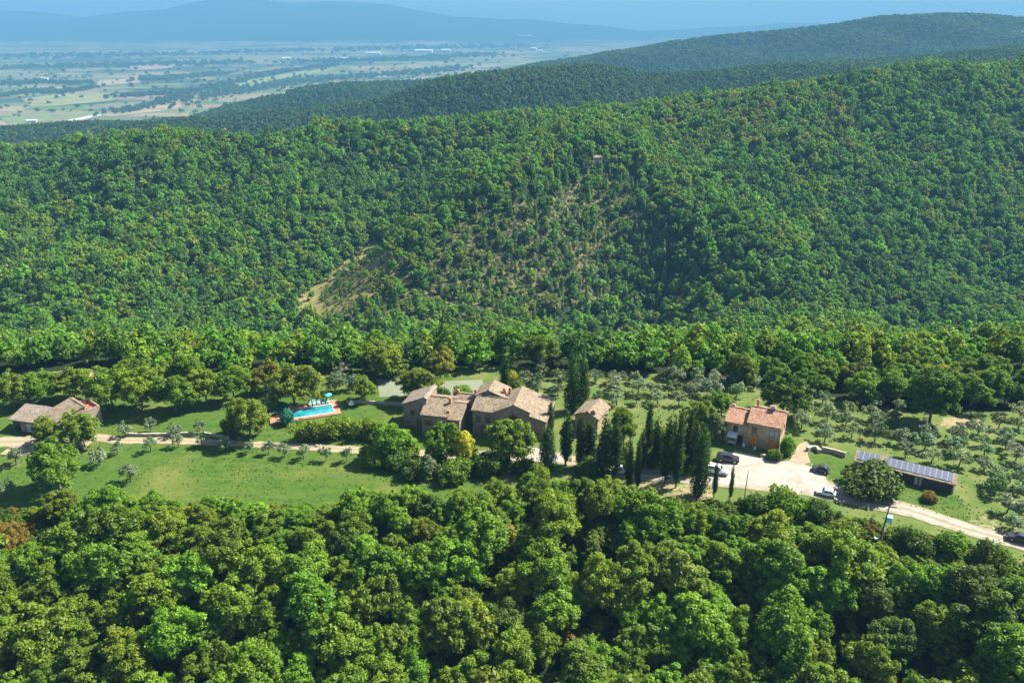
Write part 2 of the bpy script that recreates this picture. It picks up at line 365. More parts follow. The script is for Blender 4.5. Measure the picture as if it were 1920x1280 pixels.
class MB:
    def __init__(self): self.v = []; self.f = []
    def add(self, vs, fs):
        k = len(self.v); self.v += [tuple(map(float, x)) for x in vs]; self.f += [tuple(i + k for i in f) for f in fs]; return self
    def box(self, x0, x1, y0, y1, z0, z1):
        return self.add([(x0,y0,z0),(x1,y0,z0),(x1,y1,z0),(x0,y1,z0),(x0,y0,z1),(x1,y0,z1),(x1,y1,z1),(x0,y1,z1)],
                        [(0,3,2,1),(4,5,6,7),(0,1,5,4),(1,2,6,5),(2,3,7,6),(3,0,4,7)])
    def hexa(self, b, t):       # bottom ring, top ring (4 points each)
        return self.add(list(b) + list(t), [(0,3,2,1),(4,5,6,7),(0,1,5,4),(1,2,6,5),(2,3,7,6),(3,0,4,7)])
    def tube(self, pts, rads, n=7, cap=True):
        pts = [Vector(p) for p in pts]; rings = []
        for i, p in enumerate(pts):
            d = (pts[min(i + 1, len(pts) - 1)] - pts[max(i - 1, 0)]).normalized()
            a = d.orthogonal().normalized(); b = d.cross(a)
            rings.append([p + (a * math.cos(2*math.pi*k/n) + b * math.sin(2*math.pi*k/n)) * rads[i] for k in range(n)])
        vs = [q for r in rings for q in r]; fs = []
        for i in range(len(rings) - 1):
            for k in range(n): fs.append((i*n+k, i*n+(k+1) % n, (i+1)*n+(k+1) % n, (i+1)*n+k))
        if cap: fs.append(tuple(range(n))[::-1]); fs.append(tuple((len(rings)-1)*n+k for k in range(n)))
        return self.add(vs, fs)
    def extrude(self, prof, x0, x1):     # profile in (y,z), extruded along x
        n = len(prof)
        return self.add([(x0, y, z) for y, z in prof] + [(x1, y, z) for y, z in prof],
                 [tuple(range(n))[::-1], tuple(range(n, 2*n))] + [(i, (i+1) % n, n+(i+1) % n, n+i) for i in range(n)])
    def build(self, name, mat, parent=None, smooth=False): return mesh_obj(name, self.v, self.f, mat, parent, smooth)

# ------------------------------------------------------------------ terrain mesh with land-use zones
UG, VG = proj(XG, YG, ZG)
near = YG < 205
BE_X = [-170, -132, -68, 0, 22, 41, 64, 72, 100, 121, 170]; BE_Y = [188, 190, 198, 200, 197, 194, 187, 183, 172, 173, 174]
back_edge = np.interp(XG, BE_X, BE_Y)
slope_front = drop > 1.2
zm = {k: np.zeros_like(ZG) for k in ('meadow', 'grove', 'dry', 'bare', 'plain')}
plateau = (YG < back_edge) & ~slope_front & near
zm['grove'][plateau] = 1
zm['meadow'][plateau] = (1 - ramp(XG + n_und(XG, YG) * 3, -22, 4))[plateau]
zm['meadow'][inpoly(UG, VG, [(1500, 850), (1560, 835), (1800, 930), (1830, 985), (1690, 940), (1540, 890)]) & near] = 0.9
zm['meadow'][inpoly(UG, VG, [(1290, 830), (1340, 850), (1330, 875), (1290, 870)]) & near] = 0.5
zm['meadow'][inpoly(UG, VG, [(0, 690), (330, 700), (400, 730), (300, 745), (0, 740)]) & near] = 0
zm['dry'][inpoly(UG, VG, [(1560, 940), (1900, 1010), (1920, 990), (1800, 950), (1700, 930)]) & near] = 0.45
zm['dry'][inpoly(UG, VG, [(1170, 900), (1340, 905), (1330, 950), (1180, 945)]) & near] = 0.55
zm['dry'][inpoly(UG, VG, [(1770, 780), (1850, 780), (1840, 805), (1760, 800)]) & near] = 0.8
zm['dry'][inpoly(UG, VG, [(0, 700), (200, 690), (210, 705), (0, 722)]) & near] = 0.8
zm['dry'][inpoly(UG, VG, [(380, 850), (470, 845), (460, 880), (380, 885)]) & near] = 0.5
zm['dry'][(drop > 0.2) & (drop < 5) & (XG < 60)] = 0.5
BARE = [(702, 462), (545, 575), (560, 600), (650, 640), (760, 625), (880, 640), (1010, 600), (1150, 560), (1260, 470), (1250, 400), (1120, 310), (1040, 370), (890, 390), (800, 470), (740, 470)]
hill = (YG > 380) & (YG < 760)
VGc = VG
zm['bare'][inpoly(UG, VG + 8, BARE) & hill] = 0.44
zm['bare'][inpoly(UG, VG + 4, [(702, 455), (540, 580), (565, 615), (650, 600), (738, 520), (726, 468)]) & hill] = 1.3
zm['bare'][inpoly(UG, VG, [(870, 390), (960, 385), (990, 450), (930, 480)]) & hill] = 0.42
zm['bare'][inpoly(UG, VG, [(1060, 560), (1160, 530), (1150, 570), (1070, 590)]) & hill] = 0.45
zm['plain'] = ramp(YG, 1900, 2500) * (1 - ramp(ZG, -222, -190)) * (YG < 12500)
nr, nc = ZG.shape
V = np.stack([XG, YG, ZG], -1).reshape(-1, 3)
ii, jj = np.meshgrid(np.arange(nr - 1), np.arange(nc - 1), indexing='ij')
q = (ii * nc + jj).ravel(); F = np.stack([q, q + 1, q + nc + 1, q + nc], -1)
me = bpy.data.meshes.new('terrain')
me.vertices.add(len(V)); me.vertices.foreach_set('co', V.ravel().astype(np.float32))
me.loops.add(F.size); me.loops.foreach_set('vertex_index', F.ravel().astype(np.int32))
me.polygons.add(len(F)); me.polygons.foreach_set('loop_start', np.arange(0, F.size, 4, dtype=np.int32))
me.update(calc_edges=True); me.polygons.foreach_set('use_smooth', np.ones(len(F), bool))
for k, a in zm.items():
    at = me.attributes.new('zone_' + k, 'FLOAT', 'POINT'); at.data.foreach_set('value', a.ravel().astype(np.float32))
me.materials.append(ground_material())
tag(link(bpy.data.objects.new('terrain', me)), 'hilly ground of meadow, groves, wooded slopes and far plain', 'terrain', kind='structure')

def sheet(name, pts, mat, off=0.05, step=1.6, label=None, edge=0.0, kind='structure'):   # polygon in world xy draped on the ground
    pts = np.array([p[:2] for p in pts], float)
    if edge:
        q = []
        for a, b in zip(pts, np.roll(pts, -1, 0)):
            n = max(1, int(np.linalg.norm(b - a) / 1.5))
            for k in range(n): q.append(a + (b - a) * k / n + rng.normal(0, edge, 2))
        pts = np.array(q)
    x0, y0 = pts.min(0); x1, y1 = pts.max(0)
    import bmesh
    bm = bmesh.new(); vs = [bm.verts.new((p[0], p[1], 0)) for p in pts]; bm.faces.new(vs)
    for ax, lo, hi in ((0, x0, x1), (1, y0, y1)):
        k = lo + step
        while k < hi:
            g = bm.verts[:] + bm.edges[:] + bm.faces[:]
            no = (1, 0, 0) if ax == 0 else (0, 1, 0); co = (k, 0, 0) if ax == 0 else (0, k, 0)
            bmesh.ops.bisect_plane(bm, geom=g, plane_co=co, plane_no=no); k += step
    bmesh.ops.triangulate(bm, faces=bm.faces[:])
    for v_ in bm.verts: v_.co.z = float(ground(v_.co.x, v_.co.y)) + off
    bmesh.ops.recalc_face_normals(bm, faces=bm.faces[:])
    if bm.faces and sum(f.normal.z for f in bm.faces) < 0: bmesh.ops.reverse_faces(bm, faces=bm.faces[:])
    m = bpy.data.meshes.new(name); bm.to_mesh(m); bm.free(); m.materials.append(mat)
    return tag(link(bpy.data.objects.new(name, m)), label, None, None, kind)
def strip(name, pix, width, mat, off=0.05, label=None):                      # road along a line of photo pixels
    c = np.array([hit(*p)[:2] for p in pix]); d = np.r_[0, np.cumsum(np.linalg.norm(np.diff(c, axis=0), axis=1))]
    s = np.arange(0, d[-1], 1.3); x = pchip(d, c[:, 0], s); y = pchip(d, c[:, 1], s)
    tx, ty = np.gradient(x), np.gradient(y); L = np.hypot(tx, ty); nx, ny = -ty / L, tx / L
    wd = np.interp(s, d, width) if hasattr(width, '__len__') else np.full(len(s), width)
    rows = []
    for k, f in enumerate((-0.5, -0.25, 0, 0.25, 0.5)):
        j = rng.normal(0, 0.16, len(s)) if abs(f) == 0.5 else 0
        X = x + nx * (wd * f + j); Y = y + ny * (wd * f + j)
        rows.append(np.stack([X, Y, ground(X, Y) + off], -1))
    vs = np.concatenate(rows); n = len(s); fs = []
    acr = np.repeat([-.5, -.25, 0, .25, .5], n)
    for k in range(4):
        for i in range(n - 1): fs.append((k*n+i, k*n+i+1, (k+1)*n+i+1, (k+1)*n+i))
    o = mesh_obj(name, vs, fs, mat); at = o.data.attributes.new('across', 'FLOAT', 'POINT'); at.data.foreach_set('value', acr.astype(np.float32))
    return tag(o, label, None, None, 'structure')
strip('track', [(-120, 838), (0, 829), (90, 826), (170, 820), (230, 826), (330, 827), (420, 831), (560, 838), (680, 845), (790, 851), (880, 853), (1000, 853), (1080, 866), (1140, 882), (1200, 886)],
      [4, 5, 4.5, 3.2, 3.0, 3.0, 2.9, 2.8, 3.0, 3.2, 3.6, 4.5, 4.5, 4.2, 4.6], M_TRACK, 0.045, 'sandy farm track running past the farmhouse')
strip('road', [(1150, 884), (1250, 890), (1340, 893), (1440, 898), (1560, 922), (1640, 942), (1720, 962), (1800, 988), (1920, 1022), (2060, 1068)],
      [4.6, 6, 8.5, 10, 7.5, 5.8, 5.0, 4.5, 4.4, 4.4], M_ROAD, 0.065, 'pale gravel road running down to the right')
sheet('yard', [P(*p) for p in [(1322, 905), (1322, 880), (1350, 870), (1378, 846), (1400, 850), (1440, 862), (1500, 866), (1545, 890), (1560, 915), (1545, 928), (1500, 915), (1400, 909)]], M_YARD, 0.085, edge=0.18, label='white gravel parking yard below the right house')
sheet('path', [P(*p) for p in [(1478, 866), (1500, 832), (1515, 826), (1524, 838), (1512, 850), (1520, 868), (1500, 872)]], M_PATH, 0.1, edge=0.12, label='sandy path climbing beside the right house')
sheet('court', [P(*p) for p in [(706, 712), (765, 711), (830, 716), (905, 713), (905, 738), (830, 744), (780, 744), (712, 746)]], M_COURT, 0.05, edge=0.05, label='pale flat court behind the farmhouse')
sheet('house_yard', [P(*p) for p in [(0, 850), (20, 838), (70, 826), (130, 822), (180, 826), (160, 840), (90, 842), (30, 856)]], M_PATH, 0.06, edge=0.15, label='pale yard in front of the left house')
sheet('terrace_yard', [P(*p) for p in [(985, 836), (1040, 846), (1060, 858), (1040, 868), (960, 862), (970, 848)]], M_YARD, 0.07, edge=0.15, label='pale gravel patch in front of the farmhouse')

# ------------------------------------------------------------------ buildings
def frame2(org, yaw): return Matrix.Translation((float(org[0]), float(org[1]), 0)) @ Matrix.Rotation(yaw, 4, 'Z')
def block(parent, org, yaw, wdt, dep, axis, prof, wall=M_STONE, roof=M_TILE, base=-0.6, oh=0.35, th=0.2, slab=True):
    """walls + roof of one wing in the parent's local frame; prof = [(0,h0),(ridge,hr),(L,h1)] across `axis`"""
    M = frame2(org, yaw)
    mb = MB(); L = [p[0] for p in prof]
    loc = lambda a, b, z: ((a, b, z) if axis == 'x' else (b, a, z))   # a across the profile
    other = dep if axis == 'x' else wdt
    sec = [(prof[0][0], base)] + [(a, z - 0.02) for a, z in prof] + [(prof[-1][0], base)]
    n = len(sec)
    vs = [M @ Vector(loc(a, 0, z)) for a, z in sec] + [M @ Vector(loc(a, other, z)) for a, z in sec]
    mb.add(vs, [tuple(range(n)), tuple(range(n, 2*n))[::-1]] + [(i, n+i, n+(i+1) % n, (i+1) % n) for i in range(n)])
    wo_ = mb.build('wall', wall, parent)
    rb = MB()
    for k in range(len(prof) - 1):
        (a0, z0), (a1, z1) = prof[k], prof[k + 1]
        if z0 == z1 and not slab: continue
        sl_ = (z1 - z0) / (a1 - a0) if a1 != a0 else 0
        e0 = oh if (k == 0 and True) else 0.0; e1 = oh if k == len(prof) - 2 else 0.0
        A0, Z0 = a0 - e0, z0 - e0 * sl_; A1, Z1 = a1 + e1, z1 + e1 * sl_
        b0, b1 = -oh * 0.8, other + oh * 0.8
        na = 9; 
        # slab with a gently uneven top so that old tiles do not read as a flat sheet
        nb = max(3, int((b1 - b0) / 0.9)); nn = max(3, int(abs(A1 - A0) / 0.9))
        top = []
        for i in range(nn + 1):
            for j in range(nb + 1):
                a = A0 + (A1 - A0) * i / nn; b = b0 + (b1 - b0) * j / nb
                z = Z0 + (Z1 - Z0) * i / nn + th + random.uniform(-0.035, 0.035)
                top.append(M @ Vector(loc(a, b, z)))
        bot = [M @ Vector(loc(a, b, z)) for a, b, z in ((A0, b0, Z0), (A0, b1, Z0), (A1, b1, Z1), (A1, b0, Z1))]
        K = nb + 1; fs = []
        for i in range(nn):
            for j in range(nb): fs.append((i*K+j, i*K+j+1, (i+1)*K+j+1, (i+1)*K+j))
        o = len(top)
        fs += [(o, o+1, o+2, o+3), tuple([o+1, o] + list(range(0, K))), tuple([o+3, o+2] + list(range(nn*K+nb, nn*K-1, -1))),
               tuple([o, o+3] + list(range(nn*K, -1, -K))), tuple([o+2, o+1] + list(range(nb, nn*K+nb+1, K)))]
        rb.add(top + bot, fs)
    if len(prof) == 3:                                   # ridge cap
        a, z = prof[1]
        rb.tube([M @ Vector(loc(a, -oh*0.8, z + th)), M @ Vector(loc(a, other/2, z + th + 0.02)), M @ Vector(loc(a, other + oh*0.8, z + th))], [0.16, 0.16, 0.16], 6)
    ro = rb.build('roof', roof, parent)
    return M, wo_, ro
def chimney(M, roof, x, y, z, h=1.3, s=0.55, mat=M_BRICKRED):
    mb = MB(); mb.box(x-s/2, x+s/2, y-s/2, y+s/2, z-0.6, z+h); mb.box(x-s*.68, x+s*.68, y-s*.68, y+s*.68, z+h, z+h+0.12)
    mb.box(x-s*.4, x+s*.4, y-s*.4, y+s*.4, z+h+.12, z+h+0.35)
    mb.v = [tuple(M @ Vector(v)) for v in mb.v]; return mb.build('chimney', mat, roof)
def opening(M, parent, face, a, z, wd, ht, dep=0, wdt=0, name='window', mat=M_FRAME, pane=M_GLASS, shutters=None, arch=False):
    """frame on a wall face with a recessed pane as its child; face: front (y=0), right (x=wdt), left (x=0)"""
    def T(p, q, r):          # along, out, up
        if face == 'front': v = (a + p, -q, z + r)
        elif face == 'right': v = (wdt + q, a + p, z + r)
        else: v = (-q, a - p, z + r)
        return tuple(M @ Vector(v))
    fr = MB(); t_ = 0.1
    for x0, x1, z0, z1 in ((-wd/2-t_, -wd/2, -t_, ht+t_), (wd/2, wd/2+t_, -t_, ht+t_), (-wd/2, wd/2, -t_, 0), (-wd/2, wd/2, ht, ht+t_)):
        k = len(fr.v); fr.box(x0, x1, -0.1, 0.09, z0, z1); fr.v[k:] = [T(*p) for p in fr.v[k:]]
    f = fr.build(name, mat, parent)
    pb = MB()
    if arch:
        n = 10; pr = [(-wd/2, 0), (wd/2, 0)] + [(wd/2*math.cos(math.pi*k/n), ht*0.62 + wd/2*0.9*math.sin(math.pi*k/n)) for k in range(n + 1)]
        pb.add([T(x, 0.03, r) for x, r in pr] + [T(x, -0.05, r) for x, r in pr], [tuple(range(len(pr)))] + [(i, len(pr)+i, len(pr)+(i+1) % len(pr), (i+1) % len(pr)) for i in range(len(pr))])
    else:
        pb.box(-wd/2, wd/2, -0.06, 0.03, 0, ht); pb.v = [T(*p) for p in pb.v]
    pb.build('pane' if name == 'window' else 'door_leaf', pane, f)
    if shutters:
        for sgn in (-1, 1):
            sb = MB(); x0 = sgn*(wd/2+0.12); x1 = x0 + sgn*wd*0.5
            sb.box(min(x0, x1), max(x0, x1), 0.02, 0.075, 0, ht); sb.v = [T(*p) for p in sb.v]; sb.build('shutter', shutters, f)
    return f

D2R = math.radians
# --- main stone farmhouse (all wings are one building)
fh = empty('farmhouse', (0, 0, 0), 0, 'rambling stone farmhouse with many joined tan tiled roofs amid cypresses', 'house')
yw = D2R(-15)
M, _, r = block(fh, (-24.9, 165.2), yw, 5.6, 6.6, 'x', [(0, 5.9), (5.2, 8.1), (5.6, 7.9)], roof=M_TILE_G)
opening(M, fh, 'front', 2.2, 3.4, 0.9, 1.1); opening(M, fh, 'front', 3.9, 0.2, 1.0, 2.0, name='door', pane=M_FRAME)
M, _, r = block(fh, (-20.3, 161.0), D2R(-12), 6.0, 8.5, 'y', [(0, 5.35), (5.6, 7.1), (8.5, 6.2)], roof=M_TILE)
chimney(M, r, 5.6, 4.0, 6.6, 1.2); opening(M, fh, 'front', 1.6, 2.9, 0.9, 1.2, shutters=M_FRAME); opening(M, fh, 'front', 4.2, 2.9, 0.9, 1.2, shutters=M_FRAME); opening(M, fh, 'front', 3.0, 0.1, 1.2, 2.1, name='door', pane=M_FRAME)
M, _, r = block(fh, (-14.6, 160.2), D2R(-12), 2.9, 7.5, 'y', [(0, 4.6), (5.0, 6.2), (7.5, 5.5)], roof=M_TILE)
chimney(M, r, 0.25, 0.9, 4.9, 1.1); opening(M, fh, 'front', 1.5, 1.6, 0.8, 1.1)
M, _, r = block(fh, (-13.4, 167.6), D2R(-12), 5.0, 4.6, 'y', [(0, 5.0), (2.6, 6.1), (4.6, 5.4)], roof=M_TILE)
chimney(M, r, 0.2, 2.6, 5.9, 1.0); chimney(M, r, 4.6, 2.4, 5.9, 1.5, mat=M_BRICKRED)
M, _, r = block(fh, (-8.9, 162.2), D2R(-15), 7.0, 6.4, 'y', [(0, 5.9), (4.2, 7.4), (6.4, 6.9)], roof=M_TILE)
opening(M, fh, 'front', 1.4, 3.2, 0.9, 1.2); opening(M, fh, 'front', 3.6, 3.2, 0.9, 1.2); opening(M, fh, 'front', 2.4, 0.1, 1.4, 2.3, name='door', pane=M_FRAME, arch=True)
M, _, r = block(fh, (-8.3, 167.0), D2R(-13), 6.4, 5.4, 'x', [(0, 7.2), (3.0, 8.7), (6.4, 7.4)], roof=M_TILE)
M, _, r = block(fh, (-3.7, 160.4), D2R(-12), 7.7, 9.6, 'x', [(0, 6.3), (4.2, 8.35), (7.7, 6.9)], roof=M_TILE)
chimney(M, r, 0.5, 7.2, 6.3, 2.2, 0.6); chimney(M, r, 1.7, 7.6, 6.9, 1.7, 0.5)
opening(M, fh, 'front', 4.1, 3.6, 1.7, 2.4, arch=True); opening(M, fh, 'front', 1.6, 3.4, 0.9, 1.2); opening(M, fh, 'front', 6.2, 3.2, 0.9, 1.2); opening(M, fh, 'front', 3.8, 0.1, 1.5, 2.3, name='door', pane=M_FRAME, arch=True)
M, _, r = block(fh, (4.0, 159.3), D2R(-13), 3.5, 11.5, 'x', [(0, 5.7), (3.5, 4.7)], roof=M_TILE)
opening(M, fh, 'right', 3.2, 1.5, 0.8, 1.1, wdt=3.5); opening(M, fh, 'front', 1.7, 1.4, 0.9, 1.2)
# --- small outbuilding right of the farmhouse
ob = empty('outbuilding', (0, 0, 0), 0, 'small stone outbuilding with two-pitched tiled roof behind cypress row', 'house')
M, _, r = block(ob, (14.4, 163.5), D2R(-27), 5.5, 7.0, 'x', [(0, 4.1), (3.1, 5.4), (5.5, 4.1)], roof=M_TILE, wall=M_BRICK)
chimney(M, r, 4.3, 0.7, 4.6, 1.0, 0.75, M_BRICK); opening(M, ob, 'front', 2.0, 1.0, 0.9, 1.2); opening(M, ob, 'front', 4.2, 0.1, 1.4, 2.2, name='door', pane=M_FRAME, arch=True)
# --- two-storey house by the yard
rh = empty('stone_house', (0, 0, 0), 0, 'two storey stone house with reddish roofs beside the gravel yard', 'house')
ry = D2R(-26)
c0 = P(1459, 848); ax = np.array((math.cos(ry), math.sin(ry))); ay = np.array((-math.sin(ry), math.cos(ry)))
o1 = c0[:2] - ax * 7.0
M, wl, r = block(rh, o1, ry, 7.0, 8.6, 'y', [(0, 5.9), (4.2, 7.7), (8.6, 5.9)], roof=M_TILE_R, wall=M_HOUSE)
M2 = M
chimney(M, r, 4.3, 4.4, 7.4, 1.0, 1.0, M_STONE); chimney(M, r, 0.9, 5.4, 7.2, 1.6, 0.45)
opening(M, rh, 'front', 5.2, 3.5, 1.05, 1.3, shutters=M_GREYP, pane=M_GREYP); opening(M, rh, 'front', 1.5, 3.6, 0.9, 1.2)
opening(M, rh, 'front', 1.7, 0.05, 1.5, 3.0, name='door', mat=M_STONE, pane=M_ORANGE, arch=True); opening(M, rh, 'front', 5.7, 0.05, 1.7, 2.5, name='door', mat=M_STONE, pane=M_ORANGE, arch=True)
opening(M, rh, 'right', 1.6, 3.9, 0.7, 1.1, wdt=7.0); opening(M, rh, 'right', 5.6, 3.2, 0.9, 1.2, wdt=7.0)
o2 = o1 - ax * 4.75 + ay * 0.15
M, _, r = block(rh, o2, ry, 4.7, 7.4, 'y', [(0, 5.0), (4.1, 6.5), (7.4, 5.2)], roof=M_TILE_R, wall=M_HOUSE)
chimney(M, r, 0.5, 4.6, 6.0, 0.9, 0.6)
opening(M, rh, 'front', 2.2, 3.0, 0.9, 1.2, shutters=M_GREYP); opening(M, rh, 'front', 3.4, 0.05, 1.0, 2.1, name='door', pane=M_GLASS)
# --- house at the far left with lean-to and roof terrace
lh = empty('cottage', (0, 0, 0), 0, 'pinkish stone cottage with big tan roof and roof terrace at far left', 'house')
ly = D2R(-40)
M, _, r = block(lh, P(75, 806)[:2] + np.array((1.0, 0.5)), ly, 6.4, 7.0, 'y', [(0, 3.5), (6.6, 5.3), (7.0, 5.2)], wall=M_PINK)
opening(M, lh, 'right', 2.3, 1.4, 1.1, 1.3, wdt=6.4); opening(M, lh, 'front', 3.6, 1.2, 0.9, 1.2)
Mt = M
# roof terrace wing: parapet walls round a sunken deck
tw = MB()
for x0, x1, y0, y1, z1 in ((0.4, 6.4, 7.02, 10.2, 3.3), (0.4, 6.4, 7.02, 7.26, 4.2), (0.4, 0.65, 7.3, 10.2, 4.2), (6.15, 6.4, 7.3, 9.95, 4.2), (0.7, 6.4, 9.96, 10.2, 4.2)):
    k = len(tw.v); tw.box(x0, x1, y0, y1, -0.5 if z1 < 4 else 3.302, z1); tw.v[k:] = [tuple(M @ Vector(v)) for v in tw.v[k:]]
tw.build('terrace_wing', M_PINK, lh)
dk = MB(); dk.box(0.7, 6.1, 7.3, 9.9, 3.303, 3.34); dk.v = [tuple(M @ Vector(v)) for v in dk.v]; dk.build('terrace_floor', M_TERRA, lh)
M, _, r = block(lh, P(27, 806)[:2], D2R(-14), 6.6, 4.4, 'y', [(0, 2.9), (4.4, 4.1)], wall=M_STONE, roof=M_TILE_G, oh=0.5)
opening(M, lh, 'front', 1.2, 0.0, 1.6, 2.2, name='door', mat=M_DARKW, pane=M_GLASS); opening(M, lh, 'front', 4.6, 0.0, 1.8, 2.2, name='door', mat=M_DARKW, pane=M_GREYP)
# red chairs on the roof terrace
for k, (x, y, yy, txt) in enumerate(((2.6, 8.2, 0.3, 'red chair on cottage roof terrace, nearer the tiled roof'), (4.4, 8.9, 2.5, 'red chair on cottage roof terrace, nearer the outer parapet'))):
    p = Mt @ Vector((x, y, 3.34)); t = empty('chair', p, ly + yy, txt, 'chair', 'red chairs on the roof terrace')
    red = bpy.data.materials.get('red_plastic') or simple('red_plastic', (0.55, 0.06, 0.03), 0.5)
    MB().box(-.3, .3, -.3, .3, .42, .48).build('seat', red, t); MB().hexa([(-.3,.26,.48),(.3,.26,.48),(.3,.31,.48),(-.3,.31,.48)], [(-.3,.38,1.05),(.3,.38,1.05),(.3,.43,1.05),(-.3,.43,1.05)]).build('backrest', red, t)
    for sx in (-1, 1):
        for sy in (-1, 1): MB().tube([(sx*.25, sy*.25, 0), (sx*.25, sy*.25, .42)], [.03, .03], 5).build('leg', red, t)
# --- long shed carrying the solar array
sh = empty('shed', (0, 0, 0), 0, 'long low open shed with blue solar panels along its roof', 'shed')
pA, pB = P(1600, 880), P(1786, 926)
d = pB[:2] - pA[:2]; Ls = float(np.linalg.norm(d)); sy_ = math.atan2(d[1], d[0])
M, _, r = block(sh, pA[:2], sy_, Ls, 3.0, 'y', [(0, 2.15), (3.0, 2.75)], wall=M_HOUSE, roof=M_TILE, oh=0.3)
dm = MB(); dm.box(0.5, Ls-.5, -.06, 0.02, 0.0, 2.0); dm.v = [tuple(M @ Vector(v)) for v in dm.v]; dm.build('shaded_front', M_DARKW, sh)  # dark sheet stands in for the shade inside the open front
for k in range(7):
    x = 0.4 + (Ls - 0.8) * k / 6; pm = MB(); pm.box(x-.1, x+.1, -.22, -.07, -.3, 2.08); pm.v = [tuple(M @ Vector(v)) for v in pm.v]; pm.build('post', M_DARKW, sh)
dr = MB(); dr.box(Ls*.62, Ls*.62+1.3, -.12, -.064, 0.1, 1.9); dr.v = [tuple(M @ Vector(v)) for v in dr.v]; dr.build('door', M_GREYP, sh)
npan = 17; sl_ = (2.75 - 2.15) / 3.0
for k in range(npan):
    if k == 4: continue
    x0 = 0.35 + k * (Ls - .7) / npan; x1 = x0 + (Ls - .7) / npan - 0.14
    y0, y1 = 0.3, 3.05; z0 = 2.15 + .27 + y0 * sl_; z1 = 2.15 + .27 + y1 * sl_
    pm = MB(); pm.hexa([(x0,y0,z0),(x1,y0,z0),(x1,y1,z1),(x0,y1,z1)], [(x0,y0,z0+.06),(x1,y0,z0+.06),(x1,y1,z1+.06),(x0,y1,z1+.06)])
    pm.v = [tuple(M @ Vector(v)) for v in pm.v]; pn = pm.build('solar_panel', M_SOLAR, sh)
    fm = MB()
    for a0, a1, b0, b1 in ((x0-.04, x0, y0, y1), (x1, x1+.04, y0, y1)):
        fm.hexa([(a0,b0,z0),(a1,b0,z0),(a1,b1,z1),(a0,b1,z1)], [(a0,b0,z0+.09),(a1,b0,z0+.09),(a1,b1,z1+.09),(a0,b1,z1+.09)])
    fm.v = [tuple(M @ Vector(v)) for v in fm.v]; fm.build('panel_frame', M_GREYP, pn)

def drywall(pix, h, wd, label, mat=M_DRYSTONE):
    c = np.array([P(*p)[:2] for p in pix]); mb = MB(); L = []
    for a, b in zip(c, c[1:]):
        n = max(1, int(np.linalg.norm(b - a) / 1.2))
        L += [a + (b - a) * k / n for k in range(n)]
    L.append(c[-1]); L = np.array(L); tg = np.gradient(L, axis=0); tg /= np.linalg.norm(tg, axis=1)[:, None]; nn = np.stack([-tg[:, 1], tg[:, 0]], -1)
    rings = []
    for p, n_ in zip(L, nn):
        g = float(ground(*p)); hh = h * random.uniform(.9, 1.1); q = wd / 2 * random.uniform(.9, 1.1)
        a, b = p - n_ * q, p + n_ * q
        rings.append([(*a, g-.4), (*b, g-.4), (*(b - n_ * .06), g+hh), (*(a + n_ * .06), g+hh)])
    vs = [v for r_ in rings for v in r_]; fs = [(3, 2, 1, 0)]
    for i in range(len(rings) - 1):
        for k in range(4): fs.append((i*4+k, i*4+(k+1) % 4, (i+1)*4+(k+1) % 4, (i+1)*4+k))
    o = (len(rings)-1)*4; fs.append((o, o+1, o+2, o+3)); mb.add(vs, fs)
    return tag(mb.build('stone_wall', mat), label, 'wall')
drywall([(1540, 846), (1560, 849), (1585, 857)], 1.1, 0.6, 'low pale stone retaining wall left of the solar shed')
drywall([(1513, 846), (1520, 843), (1530, 844), (1536, 850)], 1.0, 0.8, 'short broken stone wall at the head of the sandy path')
drywall([(235, 817), (300, 818), (380, 815), (430, 824)], 0.7, 0.5, 'low dark stone wall along the upper edge of the track')
drywall([(650, 757), (700, 758), (756, 762)], 0.8, 0.4, 'low wall dividing the lawn from the court beside the farmhouse')
drywall([(1462, 852), (1468, 856), (1440, 858), (1425, 857)], 0.7, 0.4, 'pale low wall bordering the terrace of the two storey house', M_PLASTER)

# ------------------------------------------------------------------ pool and its furniture
pc = [P(*p)[:2] for p in ((527, 791), (628, 776), (621, 760), (541, 771))]
a_, b_, c_, d_ = pc
px_ax = (b_ - a_ + c_ - d_); px_ax /= np.linalg.norm(px_ax); yaw_p = math.atan2(px_ax[1], px_ax[0])
ctr = (a_ + b_ + c_ + d_) / 4; gz = float(ground(*ctr)); PL, PW = 11.0, 4.4
sp = empty('swimming_pool', (*ctr, gz), yaw_p, 'rectangular turquoise swimming pool with pale rim on terracotta deck', 'pool')
MB().box(-PL/2, PL/2, -PW/2, PW/2, 0.0, 0.30).build('water', M_WATER, sp)
cb = MB()
for x0, x1, y0, y1 in ((-PL/2-.45, PL/2+.45, -PW/2-.45, -PW/2), (-PL/2-.45, PL/2+.45, PW/2, PW/2+.45), (-PL/2-.45, -PL/2, -PW/2, PW/2), (PL/2, PL/2+.45, -PW/2, PW/2)): cb.box(x0, x1, y0, y1, 0.0, 0.42)
cb.build('coping', M_COPING, sp)
def ploc(x, y, z=0.0):
    v = Matrix.Translation((float(ctr[0]), float(ctr[1]), gz)) @ Matrix.Rotation(yaw_p, 4, 'Z') @ Vector((x, y, z)); return v
dkb = MB(); dkb.box(-PL/2-3.6, PL/2+1.7, -PW/2-1.0, PW/2+2.7, -0.4, 0.26); dkb.v = [tuple(ploc(*v)) for v in dkb.v]
tag(dkb.build('pool_deck', M_TERRA), 'terracotta paved deck round the pool', None, None, 'structure')
def furn(name, x, y, yw_, label, cat, group=None, z=0.26):
    p = ploc(x, y, z); return empty(name, p, yaw_p + yw_, label, cat, group)
